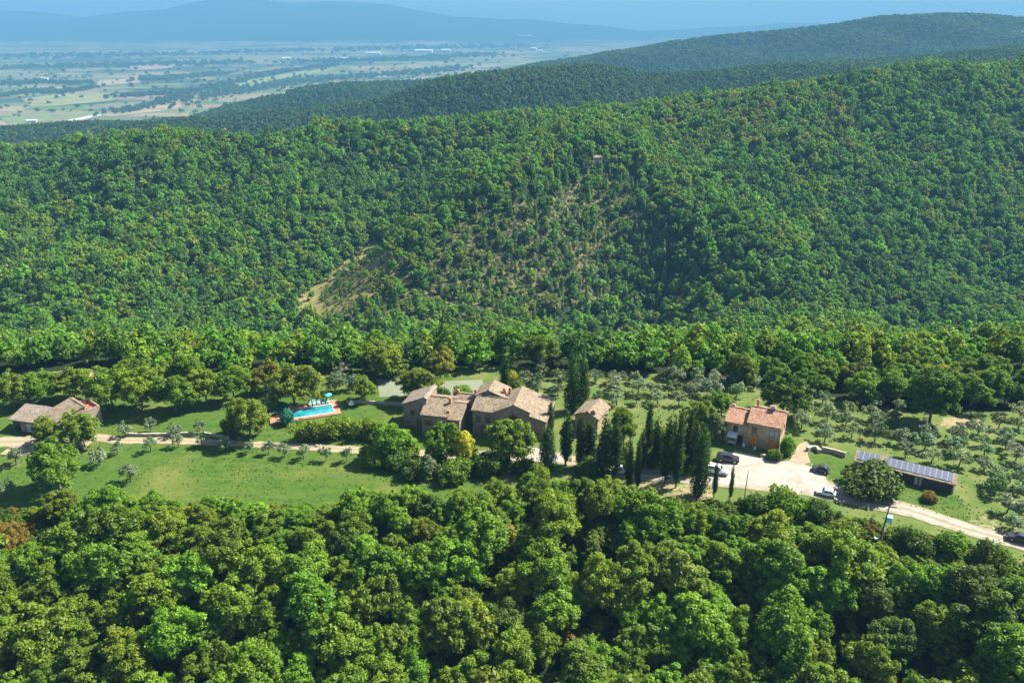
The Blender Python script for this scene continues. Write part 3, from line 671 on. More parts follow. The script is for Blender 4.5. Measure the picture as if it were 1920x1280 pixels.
ordn = ['first', 'second', 'third', 'fourth', 'fifth', 'sixth', 'seventh', 'eighth', 'ninth', 'tenth', 'eleventh', 'twelfth', 'thirteenth', 'fourteenth', 'fifteenth', 'sixteenth', 'seventeenth', 'eighteenth', 'nineteenth', 'twentieth',
        'twenty-first', 'twenty-second', 'twenty-third', 'twenty-fourth', 'twenty-fifth', 'twenty-sixth', 'twenty-seventh', 'twenty-eighth', 'twenty-ninth', 'thirtieth', 'thirty-first', 'thirty-second', 'thirty-third', 'thirty-fourth', 'thirty-fifth', 'thirty-sixth']
for k in range(5):
    t = furn('sun_lounger', 0.6 + k * 1.05, PW/2 + 1.7, 0.0, 'pale teal sun lounger behind the pool, %s from the left' % ordn[k], 'sun lounger', 'sun loungers along the far pool edge')
    MB().box(-.33, .33, -.9, .45, .3, .42).build('mattress', M_PTEAL, t)
    MB().hexa([(-.33,.45,.3),(.33,.45,.3),(.33,.55,.3),(-.33,.55,.3)], [(-.33,.95,.95),(.33,.95,.95),(.33,1.07,.9),(-.33,1.07,.9)]).build('backrest', M_PTEAL, t)
    MB().box(-.36, .36, -.92, .6, .2, .29).build('frame', M_WHITE, t)
    for sx in (-1, 1):
        for sy in (-.8, .4): MB().box(sx*.3-.03, sx*.3+.03, sy-.03, sy+.03, 0, .2).build('leg', M_WHITE, t)
def parasol(x, y, R, h, mat, label, closed=False, z=0.26):
    t = furn('parasol', x, y, 0, label, 'parasol', None, z)
    MB().tube([(0, 0, 0), (0, 0, h)], [.035, .03], 6).build('pole', M_WHITE, t); MB().box(-.3, .3, -.3, .3, 0, .08).build('base', M_GREYP, t)
    n = 8; mb = MB(); drop_ = h * 0.6 if closed else R * .42
    vs = [(0, 0, h + .05)] + [(R*math.cos(2*math.pi*k/n), R*math.sin(2*math.pi*k/n), h - drop_) for k in range(n)] + [(0, 0, h - .03)] + [(R*math.cos(2*math.pi*k/n), R*math.sin(2*math.pi*k/n), h - drop_ - .06) for k in range(n)]
    fs = [(0, 1+k, 1+(k+1) % n) for k in range(n)] + [(n+1, n+2+(k+1) % n, n+2+k) for k in range(n)] + [(1+k, n+2+k, n+2+(k+1) % n, 1+(k+1) % n) for k in range(n)]
    mb.add(vs, fs); mb.build('canopy', mat, t)
parasol(5.2, PW/2 + 2.2, 0.95, 2.2, M_TEAL, 'teal parasol at the right end of the lounger row')
parasol(PL/2 + 4.6, 0.1, 0.75, 1.9, M_CREAM, 'cream cone-shaped closed parasol on the grass right of the pool', True, 0.0)
for k, (x, y, txt) in enumerate(((-PL/2 - 2.6, 1.0, 'white garden table on the deck at the far left pool corner'), (-PL/2 - 1.4, -PW/2 - 1.0, 'white garden table on the deck at the near left pool corner'))):
    t = furn('garden_table', x, y, 0.3, txt, 'table')
    MB().box(-.75, .75, -.5, .5, .70, .76).build('tabletop', M_COPING, t)
    for sx in (-1, 1):
        for sy in (-1, 1): MB().box(sx*.65-.04, sx*.65+.04, sy*.4-.04, sy*.4+.04, 0, .70).build('leg', M_WHITE, t)
    for q in (-1, 1):
        c = furn('garden_chair', x + q * 1.15, y + .1 * q, math.pi/2 * q, 'white garden chair %s of the %s pool table' % ('right' if q > 0 else 'left', 'far' if k == 0 else 'near'), 'chair')
        MB().box(-.25, .25, -.25, .25, .40, .46).build('seat', M_COPING, c); MB().box(-.25, .25, -.30, -.25, .46, .95).build('backrest', M_COPING, c)
        for sx in (-1, 1):
            for sy in (-1, 1): MB().box(sx*.2-.025, sx*.2+.025, sy*.2-.025, sy*.2+.025, 0, .40).build('leg', M_WHITE, c)

# ------------------------------------------------------------------ terrace furniture in front of the two-storey house
def on_front(x, y): 
    v = M2 @ Vector((x, y, 0)); return (v.x, v.y, float(ground(v.x, v.y)))
def chair(loc, yaw, label, mat):
    c = empty('terrace_chair', loc, yaw, label, 'chair')
    MB().box(-.25, .25, -.25, .25, .40, .46).build('seat', mat, c); MB().box(-.25, .25, .20, .26, .46, .95).build('backrest', mat, c)
    for sx in (-1, 1):
        for sy in (-1, 1): MB().box(sx*.2-.025, sx*.2+.025, sy*.2-.025, sy*.2+.025, 0, .40).build('leg', mat, c)
chair(on_front(-0.2, -1.2), ry + .3, 'white terrace chair left of the tall orange arch', M_WHITE); chair(on_front(2.2, -1.6), ry - .4, 'white terrace chair in front of the tall orange arch', M_WHITE)
t = empty('awning', on_front(-3.0, -0.05), ry, 'white fabric awning on a frame against the lower wing of the house', 'awning')
MB().hexa([(-1, 0, 2.6), (1.1, 0, 2.6), (1.1, -1.7, 2.1), (-1, -1.7, 2.1)], [(-1, 0, 2.66), (1.1, 0, 2.66), (1.1, -1.7, 2.16), (-1, -1.7, 2.16)]).build('canopy', M_WHITE, t)
for sx in (-.95, 1.05): MB().tube([(sx, -1.62, 0), (sx, -1.62, 2.08)], [.04, .04], 6).build('post', M_GREYP, t)
t = empty('terrace_table', on_front(-2.9, -1.2), ry, 'white table in the shade under the white awning', 'table')
MB().box(-.8, .8, -.45, .45, .72, .77).build('tabletop', M_WHITE, t)
for sx in (-.7, .7):
    for sy in (-.36, .36): MB().box(sx-.035, sx+.035, sy-.035, sy+.035, 0, .72).build('leg', M_GREYP, t)

# ------------------------------------------------------------------ vehicles
def car(loc, yaw, L, W, H, mat, label, style='suv', name='parked_car'):
    t = empty(name, loc, yaw, label, 'car')
    s = L / 4.5
    if style == 'pickup':
        prof = [(0, .55), (.03, .95), (.30, 1.06), (.62, 1.10), (.62, 1.0), (.98, 1.0), (1.0, .6)]
        lower = [(-.5, .35), (-.5, .78), (-.46, .92), (-.22, 1.02), (-.05, 1.04), (.5, 1.02), (.5, .38)]
        cab = [(-.24, 1.0), (-.13, H - .06), (-.08, H), (.12, H), (.17, H - .05), (.20, 1.0)]
    elif style == 'suv':
        lower = [(-.5, .36), (-.5, .80), (-.46, .93), (-.24, 1.04), (.47, 1.06), (.5, .85), (.5, .38)]
        cab = [(-.25, 1.02), (-.12, H - .05), (-.06, H), (.30, H), (.42, H - .1), (.48, 1.03)]
    else:
        lower = [(-.5, .30), (-.5, .68), (-.45, .78), (-.22, .88), (.46, .90), (.5, .72), (.5, .32)]
        cab = [(-.23, .87), (-.08, H - .04), (-.02, H), (.22, H), (.32, H - .08), (.44, .88)]
    def loft(pr, w0, w1, zlo, zhi):
        vs, fs = [], []
        for sgn in (-1, 1):
            for x, z in pr:
                k = (z - zlo) / max(zhi - zlo, .01); vs.append((x * L, sgn * (w0 + (w1 - w0) * k) / 2, z))
        n = len(pr); fs = [tuple(range(n)), tuple(range(n, 2*n))[::-1]] + [(i, n+i, n+(i+1) % n, (i+1) % n) for i in range(n)]
        return vs, fs
    b = MB(); b.add(*loft(lower, W, W * .97, .35, 1.0)); body = b.build('body', mat, t)
    bv = body.modifiers.new('bevel', 'BEVEL'); bv.width = .06; bv.segments = 2
    c = MB(); c.add(*loft(cab, W * .93, W * .76, cab[0][1], H)); cb_ = c.build('roof', mat, t); bv = cb_.modifiers.new('bevel', 'BEVEL'); bv.width = .05; bv.segments = 2
    zb, zt = cab[0][1] + .08, H - .13
    xs = [p[0] for p in cab]
    def wy(z): k = (z - cab[0][1]) / (H - cab[0][1]); return (W * .93 + (W * .76 - W * .93) * k) / 2 + .012
    x0, x1 = cab[0][0] * L, cab[-1][0] * L
    nwin = 2 if style != 'pickup' else 1
    for sgn in (-1, 1):
        A, B_ = x0 + .45 * s, x1 - .30 * s
        for q in range(nwin):
            l0 = A + (B_ - A) * q / nwin + .05; l1 = A + (B_ - A) * (q + 1) / nwin - .05
            sk = .28 if q == 0 else 0; sk2 = .2 if q == nwin - 1 else 0
            g = MB(); pts = [(l0 - .1*(q == 0), sgn*wy(zb), zb), (l1 + .08*(q == nwin-1), sgn*wy(zb), zb), (l1 - sk2, sgn*wy(zt), zt), (l0 + sk, sgn*wy(zt), zt)]
            inn = [(x, y - sgn*.03, z) for x, y, z in pts]; g.hexa(pts, inn); g.build('window', M_GLASS, t)
    fx0, fz0 = cab[0]; fx1, fz1 = cab[1]
    def screen(xa, za, xb, zb_, nm, out):
        g = MB(); pts = []
        for k in (.12, .9):
            x = (xa + (xb - xa) * k) * L + out * .02; z = za + (zb_ - za) * k + .015; hw = wy(z) - .1
            pts.append(((x, -hw, z), (x, hw, z)))
        o_ = [pts[0][0], pts[0][1], pts[1][1], pts[1][0]]; g.hexa(o_, [(x - out * .03, y, z - .01) for x, y, z in o_]); g.build(nm, M_GLASS, t)
    screen(fx0, fz0, fx1, fz1, 'windscreen', -1); screen(cab[-1][0], cab[-1][1], cab[-2][0], cab[-2][1], 'rear_window', 1)
    wr = .36 * min(1.1, s + .05) if style != 'sedan' else .32
    for xx in (-.31, .31):
        for sgn in (-1, 1):
            wh = MB(); wh.tube([(xx*L, sgn*(W/2 - .2), wr), (xx*L, sgn*(W/2 + .02), wr)], [wr, wr], 14); ty = wh.build('wheel', M_TYRE, t)
            rm = MB(); rm.tube([(xx*L, sgn*(W/2 + .021), wr), (xx*L, sgn*(W/2 + .035), wr)], [wr*.6, wr*.55], 10); rm.build('rim', M_CHROME, ty)
    zl = lower[1][1] - .08
    for sgn in (-1, 1):
        MB().box(-L/2 - .02, -L/2 + .05, sgn*W*.38 - .16, sgn*W*.38 + .16, zl - .08, zl + .06).build('headlight', M_CHROME, t)
        MB().box(L/2 - .05, L/2 + .02, sgn*W*.4 - .1, sgn*W*.4 + .1, zl - .08, zl + .12).build('tail_light', M_REDL, t)
    MB().box(-L/2 - .05, -L/2 + .04, -W*.46, W*.46, .38, .54).build('bumper', M_TYRE, t); MB().box(L/2 - .04, L/2 + .05, -W*.46, W*.46, .40, .56).build('bumper', M_TYRE, t)
    if style == 'pickup':
        MB().box(.2 * L, .47 * L, -W*.4, W*.4, 1.03, 1.06).build('load_bed', M_TYRE, t)
    return t
def gp(u, v): p = P(u, v); return (p[0], p[1], float(ground(p[0], p[1])) + .09)
car(gp(1364, 864), D2R(165), 4.7, 1.95, 1.68, M_CARK, 'dark blue estate car parked on the gravel yard near the house')
car(gp(1344, 886), D2R(160), 4.6, 1.9, 1.85, M_CARW, 'boxy white off-roader parked behind the slender cypress', 'suv')
car(gp(1163, 884), D2R(175), 4.5, 1.85, 1.5, M_CARW, 'low white car half hidden in the cypress shade', 'sedan')
car(gp(1538, 885), D2R(-30), 3.4, 1.75, 1.5, M_CARB, 'small black car parked at the upper edge of the road', 'sedan')
car(gp(1548, 929), D2R(-25), 3.6, 1.7, 1.4, M_CARW, 'small white car tucked in at the lower edge of the road', 'sedan')
car(gp(1912, 1014), D2R(-28), 4.4, 1.85, 1.55, M_CARB, 'black car on the road cut by the right picture edge', 'suv')

# ------------------------------------------------------------------ poles
b = hit(1648, 1020); hp = top_height(b[0], b[1], b[2], 948)
t = empty('utility_pole', b, D2R(-20), 'leaning timber power pole carrying a light blue transformer box below the road', 'pole')
lean = 0.055
MB().tube([(0, 0, -1), (hp * lean * .5, 0, hp * .5), (hp * lean, 0, hp)], [.17, .15, .11], 8).build('pole', M_POLE, t)
MB().box(hp*lean - .15, hp*lean + 1.15, -.07, .07, hp - .12, hp + .05).build('crossarm', M_DARKW, t)
tb = MB(); zt = hp * .62; tb.box(.45, 1.25, -.45, .4, zt - .1, zt + 1.0); tr_ = tb.build('transformer', M_STEELB, t)
MB().box(.38, 1.32, -.52, .47, zt + 1.0, zt + 1.08).build('lid', M_STEELB, tr_)
for k in range(3): MB().tube([(.6 + k*.25, 0, zt + 1.08), (.6 + k*.25, 0, zt + 1.4)], [.05, .03], 6).build('insulator', M_WHITE, tr_)
MB().tube([(.34, .0, zt - .4), (.38, 0, zt + .2)], [.09, .09], 6).build('bracket', M_CHROME, t)
t = empty('meter_box', (b[0] - .75, b[1] - .1, b[2]), 0, 'small white meter cabinet at the foot of the power pole', 'cabinet')
MB().box(-.3, .3, -.22, .22, -.3, 1.3).build('cabinet', M_GREYP, t); MB().box(-.36, .36, -.28, .28, 1.3, 1.42).build('lid', M_WHITE, t); MB().box(-.26, .26, -.25, -.222, .2, 1.2).build('door', M_WHITE, t)
b = hit(1394, 945); hp = top_height(b[0], b[1], b[2], 882)
t = empty('lamp_post', b, 0, 'thin bare grey post standing at the lower edge of the yard', 'post')
MB().tube([(0, 0, -.5), (.05, 0, hp * .5), (.12, 0, hp)], [.11, .09, .06], 6).build('post', M_POLE, t); MB().box(.02, .22, -.1, .1, hp, hp + .12).build('cap', M_GREYP, t)

#@@TREES@@
# ------------------------------------------------------------------ vegetation: leaf-built crowns
def leaf_mesh(name, centres, rads, n, size, seed, up=0.25, rand=0.75, squash=1.0, mat=M_LEAF, fill=0.25, flat=False, lobe_tint=0.35, under=-0.55, rough=.14):
    r = np.random.default_rng(seed); centres = np.array(centres, float); rads = np.array(rads, float)
    pr = rads ** 2 / (rads ** 2).sum(); k = r.choice(len(rads), n, p=pr)
    d = r.normal(size=(n, 3)); d /= np.linalg.norm(d, axis=1)[:, None]
    lowm = d[:, 2] < under; d[lowm, 2] *= -1
    rr = rads[k] * (1 - fill * r.random(n) ** 2 + r.normal(0, rough, n))
    p = centres[k] + d * rr[:, None] * np.array((1, 1, squash))
    nrm = d + r.normal(size=(n, 3)) * rand + np.array((0, 0, up)); nrm /= np.linalg.norm(nrm, axis=1)[:, None]
    t = np.cross(nrm, r.normal(size=(n, 3))); t /= np.linalg.norm(t, axis=1)[:, None]; b = np.cross(nrm, t)
    s = size * r.uniform(0.5, 1.5, n); s2 = s * r.uniform(0.4, 0.8, n)
    t = t * s[:, None] * .5; b = b * s2[:, None] * .5; bend = nrm * (s * .18)[:, None]
    V = np.stack([p - t, p - b * .9 + bend, p + t, p + b * .9 + bend], 1).reshape(-1, 3)
    me = bpy.data.meshes.new(name)
    me.vertices.add(4 * n); me.vertices.foreach_set('co', V.ravel().astype(np.float32))
    me.loops.add(4 * n); me.loops.foreach_set('vertex_index', np.arange(4 * n, dtype=np.int32))
    me.polygons.add(n); me.polygons.foreach_set('loop_start', np.arange(0, 4 * n, 4, dtype=np.int32)); me.update(calc_edges=True)
    lob = r.random(len(rads)); tint = np.clip(0.5 + (lob[k] - .5) * lobe_tint * 2 + r.normal(0, 0.22, n), 0, 1)
    at = me.attributes.new('tint', 'FLOAT', 'FACE'); at.data.foreach_set('value', tint.astype(np.float32))
    me.materials.append(mat); return me
def lobes(seed, R, H, base, n, rmin=.12, rmax=.24, spread=0.82, dome=1.0, core=.5):
    """leaf clumps spread through an uneven, lopsided dome: R crown radius, H top, base crown bottom"""
    r = np.random.default_rng(seed); c, q = [], []
    hz = (H - base) / 2; lop = r.uniform(-.22, .22, 2); f2, f3, f5 = r.uniform(0, 6.28, 3); bump = r.normal(size=(5, 3)); bump /= np.linalg.norm(bump, axis=1)[:, None]
    for i in range(n * 40):
        d = r.normal(size=3); d /= np.linalg.norm(d)
        if d[2] < -.5: continue
        a = math.atan2(d[1], d[0])
        out = 1 + .16 * math.sin(2 * a + f2) + .12 * math.sin(3 * a + f3) + .08 * math.sin(5 * a + f5) + .16 * max(0, (bump @ d).max() - .55) / .45 - .06
        k = spread * out * r.uniform(.62, 1.05); rad = R * r.uniform(rmin, rmax)
        p = np.array((d[0] * R * k + lop[0] * R * d[2], d[1] * R * k + lop[1] * R * d[2], base + hz + d[2] * (hz * out - rad * .5) * dome * min(1, k / spread + .1)))
        if all(np.linalg.norm((p - a_) * (1, 1, .9)) > (rad + b_) * .50 for a_, b_ in zip(c, q)):
            c.append(p); q.append(rad)
            if len(c) >= n: break
    if core: c.append(np.array((lop[0] * R * .2, lop[1] * R * .2, base + hz * .8))); q.append(R * core)
    return c, q
def trunk_mesh(name, seed, H, r0, limbs, R):
    r = random.Random(seed); mb = MB()
    top = Vector((r.uniform(-.3, .3), r.uniform(-.3, .3), H * .62))
    mb.tube([(0, 0, -.8), (0, 0, .2), tuple(top * .5), tuple(top)], [r0 * 1.5, r0 * 1.1, r0 * .8, r0 * .35], 8)
    for k in range(limbs):
        a = 6.283 * k / limbs + r.uniform(-.4, .4); z = H * r.uniform(.25, .45); o = top * (z / (H * .62))
        e = Vector((math.cos(a) * R * .6, math.sin(a) * R * .6, H * r.uniform(.5, .72)))
        mb.tube([tuple(Vector((o.x, o.y, z))), tuple(Vector((o.x, o.y, z)).lerp(e, .5) + Vector((0, 0, .3))), tuple(e)], [r0 * .5, r0 * .33, r0 * .14], 6)
    me = bpy.data.meshes.new(name); me.from_pydata(mb.v, [], mb.f); me.materials.append(M_BARK)
    me.polygons.foreach_set('use_smooth', [True] * len(me.polygons)); me.update(); return me
# kinds: nominal crown radius, height, list of crown meshes, list of trunk meshes
KIND = {}
def make_kind(kind, R, H, base, nv, nl, nleaf, size, seed, limbs=5, r0=.22, **kw):
    lk = {k: kw.pop(k) for k in ('rmin', 'rmax', 'spread', 'dome', 'core') if k in kw}
    cs, ts = [], []
    for v in range(nv):
        c, q = lobes(seed + v, R, H, base, nl, **lk); cs.append(leaf_mesh(kind + '_crown', c, q, nleaf, size, seed + 50 + v, **kw))
        ts.append(trunk_mesh(kind + '_trunk', seed + v, H, r0, limbs, R))
    KIND[kind] = (R, H, cs, ts)
make_kind('broad', 4.5, 9.5, 0.9, 11, 95, 13500, .40, 100, rmin=.10, rmax=.21, under=-.3, up=.45, rand=.75, rough=.2)
make_kind('bush', 3.0, 3.6, 0.0, 5, 38, 4200, .42, 200, limbs=4, r0=.12, rmin=.16, rmax=.28, under=-2, up=.3, core=.8)
make_kind('olive', 2.1, 3.9, 0.8, 6, 16, 900, .40, 300, limbs=4, r0=.15, rmin=.18, rmax=.34, rand=1.0, fill=.6, core=.3)
def calibrate(kind):      # nominal radius and height are those of the grown crowns
    R_s, H_s = [], []
    for m_ in KIND[kind][2]:
        c_ = np.zeros(len(m_.vertices) * 3, np.float32); m_.vertices.foreach_get('co', c_); c_ = c_.reshape(-1, 3)
        H_s.append(np.percentile(c_[:, 2], 99.6)); R_s.append(np.percentile(np.hypot(c_[:, 0], c_[:, 1]), 93))
    KIND[kind] = (float(np.mean(R_s)), float(np.mean(H_s))) + KIND[kind][2:]
for kd_ in ('broad', 'bush', 'olive'): calibrate(kd_)
def cyp_kind(kind, R, H, nleaf, seed, clear):
    cs, ts = [], []
    for v in range(3):
        r = np.random.default_rng(seed + v); c, q = [], []
        z = clear
        while z < H - .3:
            f = (z - clear) / (H - clear); rad = R * (min(1, .55 + f * 2.2) if f < .25 else (1 - ((f - .25) / .75) ** 1.7 * .93)) 
            for _ in range(2): c.append((r.normal(0, .22) * R, r.normal(0, .22) * R, z)); q.append(max(.10, rad * r.uniform(.6, .88)))
            z += .5
        cs.append(leaf_mesh(kind + '_crown', c, q, nleaf, .42, seed + 9 + v, up=.5, rand=.55, fill=.2, lobe_tint=.2, under=-2))
        mb = MB(); mb.tube([(0, 0, -.8), (0, 0, clear + 1), (0, 0, H * .8)], [.26, .2, .05], 8)
        me = bpy.data.meshes.new(kind + '_trunk'); me.from_pydata(mb.v, [], mb.f); me.materials.append(M_BARK); me.update(); ts.append(me)
    KIND[kind] = (R, H, cs, ts)
cyp_kind('cypress', 1.6, 14, 3400, 400, 1.6); cyp_kind('cypress_low', 2.6, 14, 5200, 430, .4)
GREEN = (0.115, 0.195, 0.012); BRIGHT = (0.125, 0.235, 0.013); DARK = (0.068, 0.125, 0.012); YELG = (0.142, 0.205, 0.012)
OLIVEY = (0.128, 0.180, 0.016); AUTUMN = (0.165, 0.172, 0.016); YELLOW = (0.36, 0.36, 0.03); RUSSET = (0.19, 0.135, 0.02); SILVER = (0.170, 0.225, 0.140); CYP = (0.034, 0.070, 0.010); GREYG = (0.105, 0.155, 0.060); TEALG = (0.04, 0.20, 0.16)
TONE = {GREEN: 'mid green', BRIGHT: 'bright green', DARK: 'dark green', YELG: 'yellow-green', OLIVEY: 'olive-toned', AUTUMN: 'autumn-tinged', YELLOW: 'yellow', RUSSET: 'russet', SILVER: 'silvery', GREYG: 'grey-green', CYP: 'dark', TEALG: 'blue-green'}
def jitter(c, s=.10):
    k = 1 + random.gauss(0, s); return tuple(max(.005, x * k * (1 + random.gauss(0, s * .45))) for x in c) + (1.0,)
def plant(name, kind, x, y, z, R, H, tone, label, cat, group=None, v=None, js=.08):
    R0, H0, cs, ts = KIND[kind]; v = random.randrange(len(cs)) if v is None else v
    t = empty(name, (x, y, z - .05), random.uniform(0, 6.28), label, cat, group)
    for nm, me_ in (('trunk', ts[v]), ('crown', cs[v])):
        o = bpy.data.objects.new(nm, me_); COL.objects.link(o); o.parent = t; o.scale = (R / R0, R / R0, H / H0)
        if nm == 'crown': o.color = jitter(tone, js)
    return t
def px_plant(name, kind, u, vb, vt, wpx, tone, label, cat='tree', group=None, v=None):   # surveyed from the photo: foot, top row and crown width
    b = hit(u, vb); H = top_height(b[0], b[1], b[2], vt)
    dep = b[1] * cp - (b[2] - CAMH) * sp_; R = wpx / 2 * dep / FPX
    return plant(name, kind, b[0], b[1], b[2], R, max(H, .8), tone, label, cat, group, v)
PLACED = []      # (x, y, R) of hand-placed plants
def hand(*a, **k):
    t = px_plant(*a, **k); c = t.children[1]; PLACED.append((t.location.x, t.location.y, c.scale[0] * KIND[a[1]][0])); return t

# cypresses, named by what stands next to them
CY = 'cypresses round the farmhouse'
for u, vb, vt, wd, kd, lb in [
 (1072, 772, 655, 36, 'cypress_low', 'massive dark cypress towering between farmhouse and outbuilding'),
 (1092, 768, 662, 30, 'cypress_low', 'tall broad cypress merged with the massive one behind the outbuilding'),
 (947, 730, 663, 20, 'cypress', 'single cypress behind the farmhouse roofs near the court'),
 (1032, 812, 746, 15, 'cypress', 'slim cypress against the right end wall of the farmhouse'),
 (1026, 884, 788, 38, 'cypress_low', 'bushy cypress in front of the farmhouse right corner'),
 (1060, 872, 764, 27, 'cypress', 'cypress left of the outbuilding beside the pale gravel patch'),
 (1087, 876, 766, 22, 'cypress', 'cypress in front of the outbuilding left roof slope'),
 (1107, 874, 778, 26, 'cypress', 'leafy cypress in front of the outbuilding door'),
 (1132, 898, 772, 33, 'cypress', 'broad dark cypress in front of the outbuilding right corner'),
 (1154, 896, 776, 24, 'cypress', 'cypress right of the broad dark one before the outbuilding'),
 (1178, 920, 812, 18, 'cypress', 'slender cypress beside the half hidden white car'),
 (1194, 922, 812, 13, 'cypress', 'narrow cypress immediately right of the half hidden white car'),
 (1213, 862, 745, 21, 'cypress', 'cypress standing well back behind the shaded road bend'),
 (1246, 912, 764, 24, 'cypress', 'very tall cypress with bare foot, left one of the roadside pair'),
 (1267, 914, 770, 24, 'cypress', 'very tall cypress with bare foot, right one of the roadside pair'),
 (1272, 872, 748, 18, 'cypress', 'cypress rising behind the tall roadside pair'),
 (1288, 872, 754, 18, 'cypress', 'cypress rising behind and right of the tall roadside pair'),
 (1308, 930, 786, 38, 'cypress_low', 'stout leaning cypress left of the white off-roader'),
 (1142, 884, 790, 24, 'cypress', 'cypress half hidden between the two broad dark ones right of the outbuilding'),
 (1201, 884, 800, 22, 'cypress', 'cypress behind the narrow one at the shaded road bend'),
 (1229, 878, 776, 22, 'cypress', 'cypress left of the tall roadside pair and set back'),
 (1256, 884, 772, 24, 'cypress', 'cypress filling the gap behind the tall roadside pair'),
 (1299, 890, 776, 22, 'cypress', 'cypress just behind the top of the stout leaning one'),
 (1316, 880, 792, 24, 'cypress', 'cypress behind the stout one left of the white off-roader'),
 (1338, 934, 852, 11, 'cypress', 'thin young cypress in front of the white off-roader'),
 (1368, 940, 862, 9, 'cypress', 'thinnest young cypress in front of the dark blue car'),
]: hand('cypress_tree', kd, u, vb, vt, wd * .94, CYP, lb, 'cypress', CY)
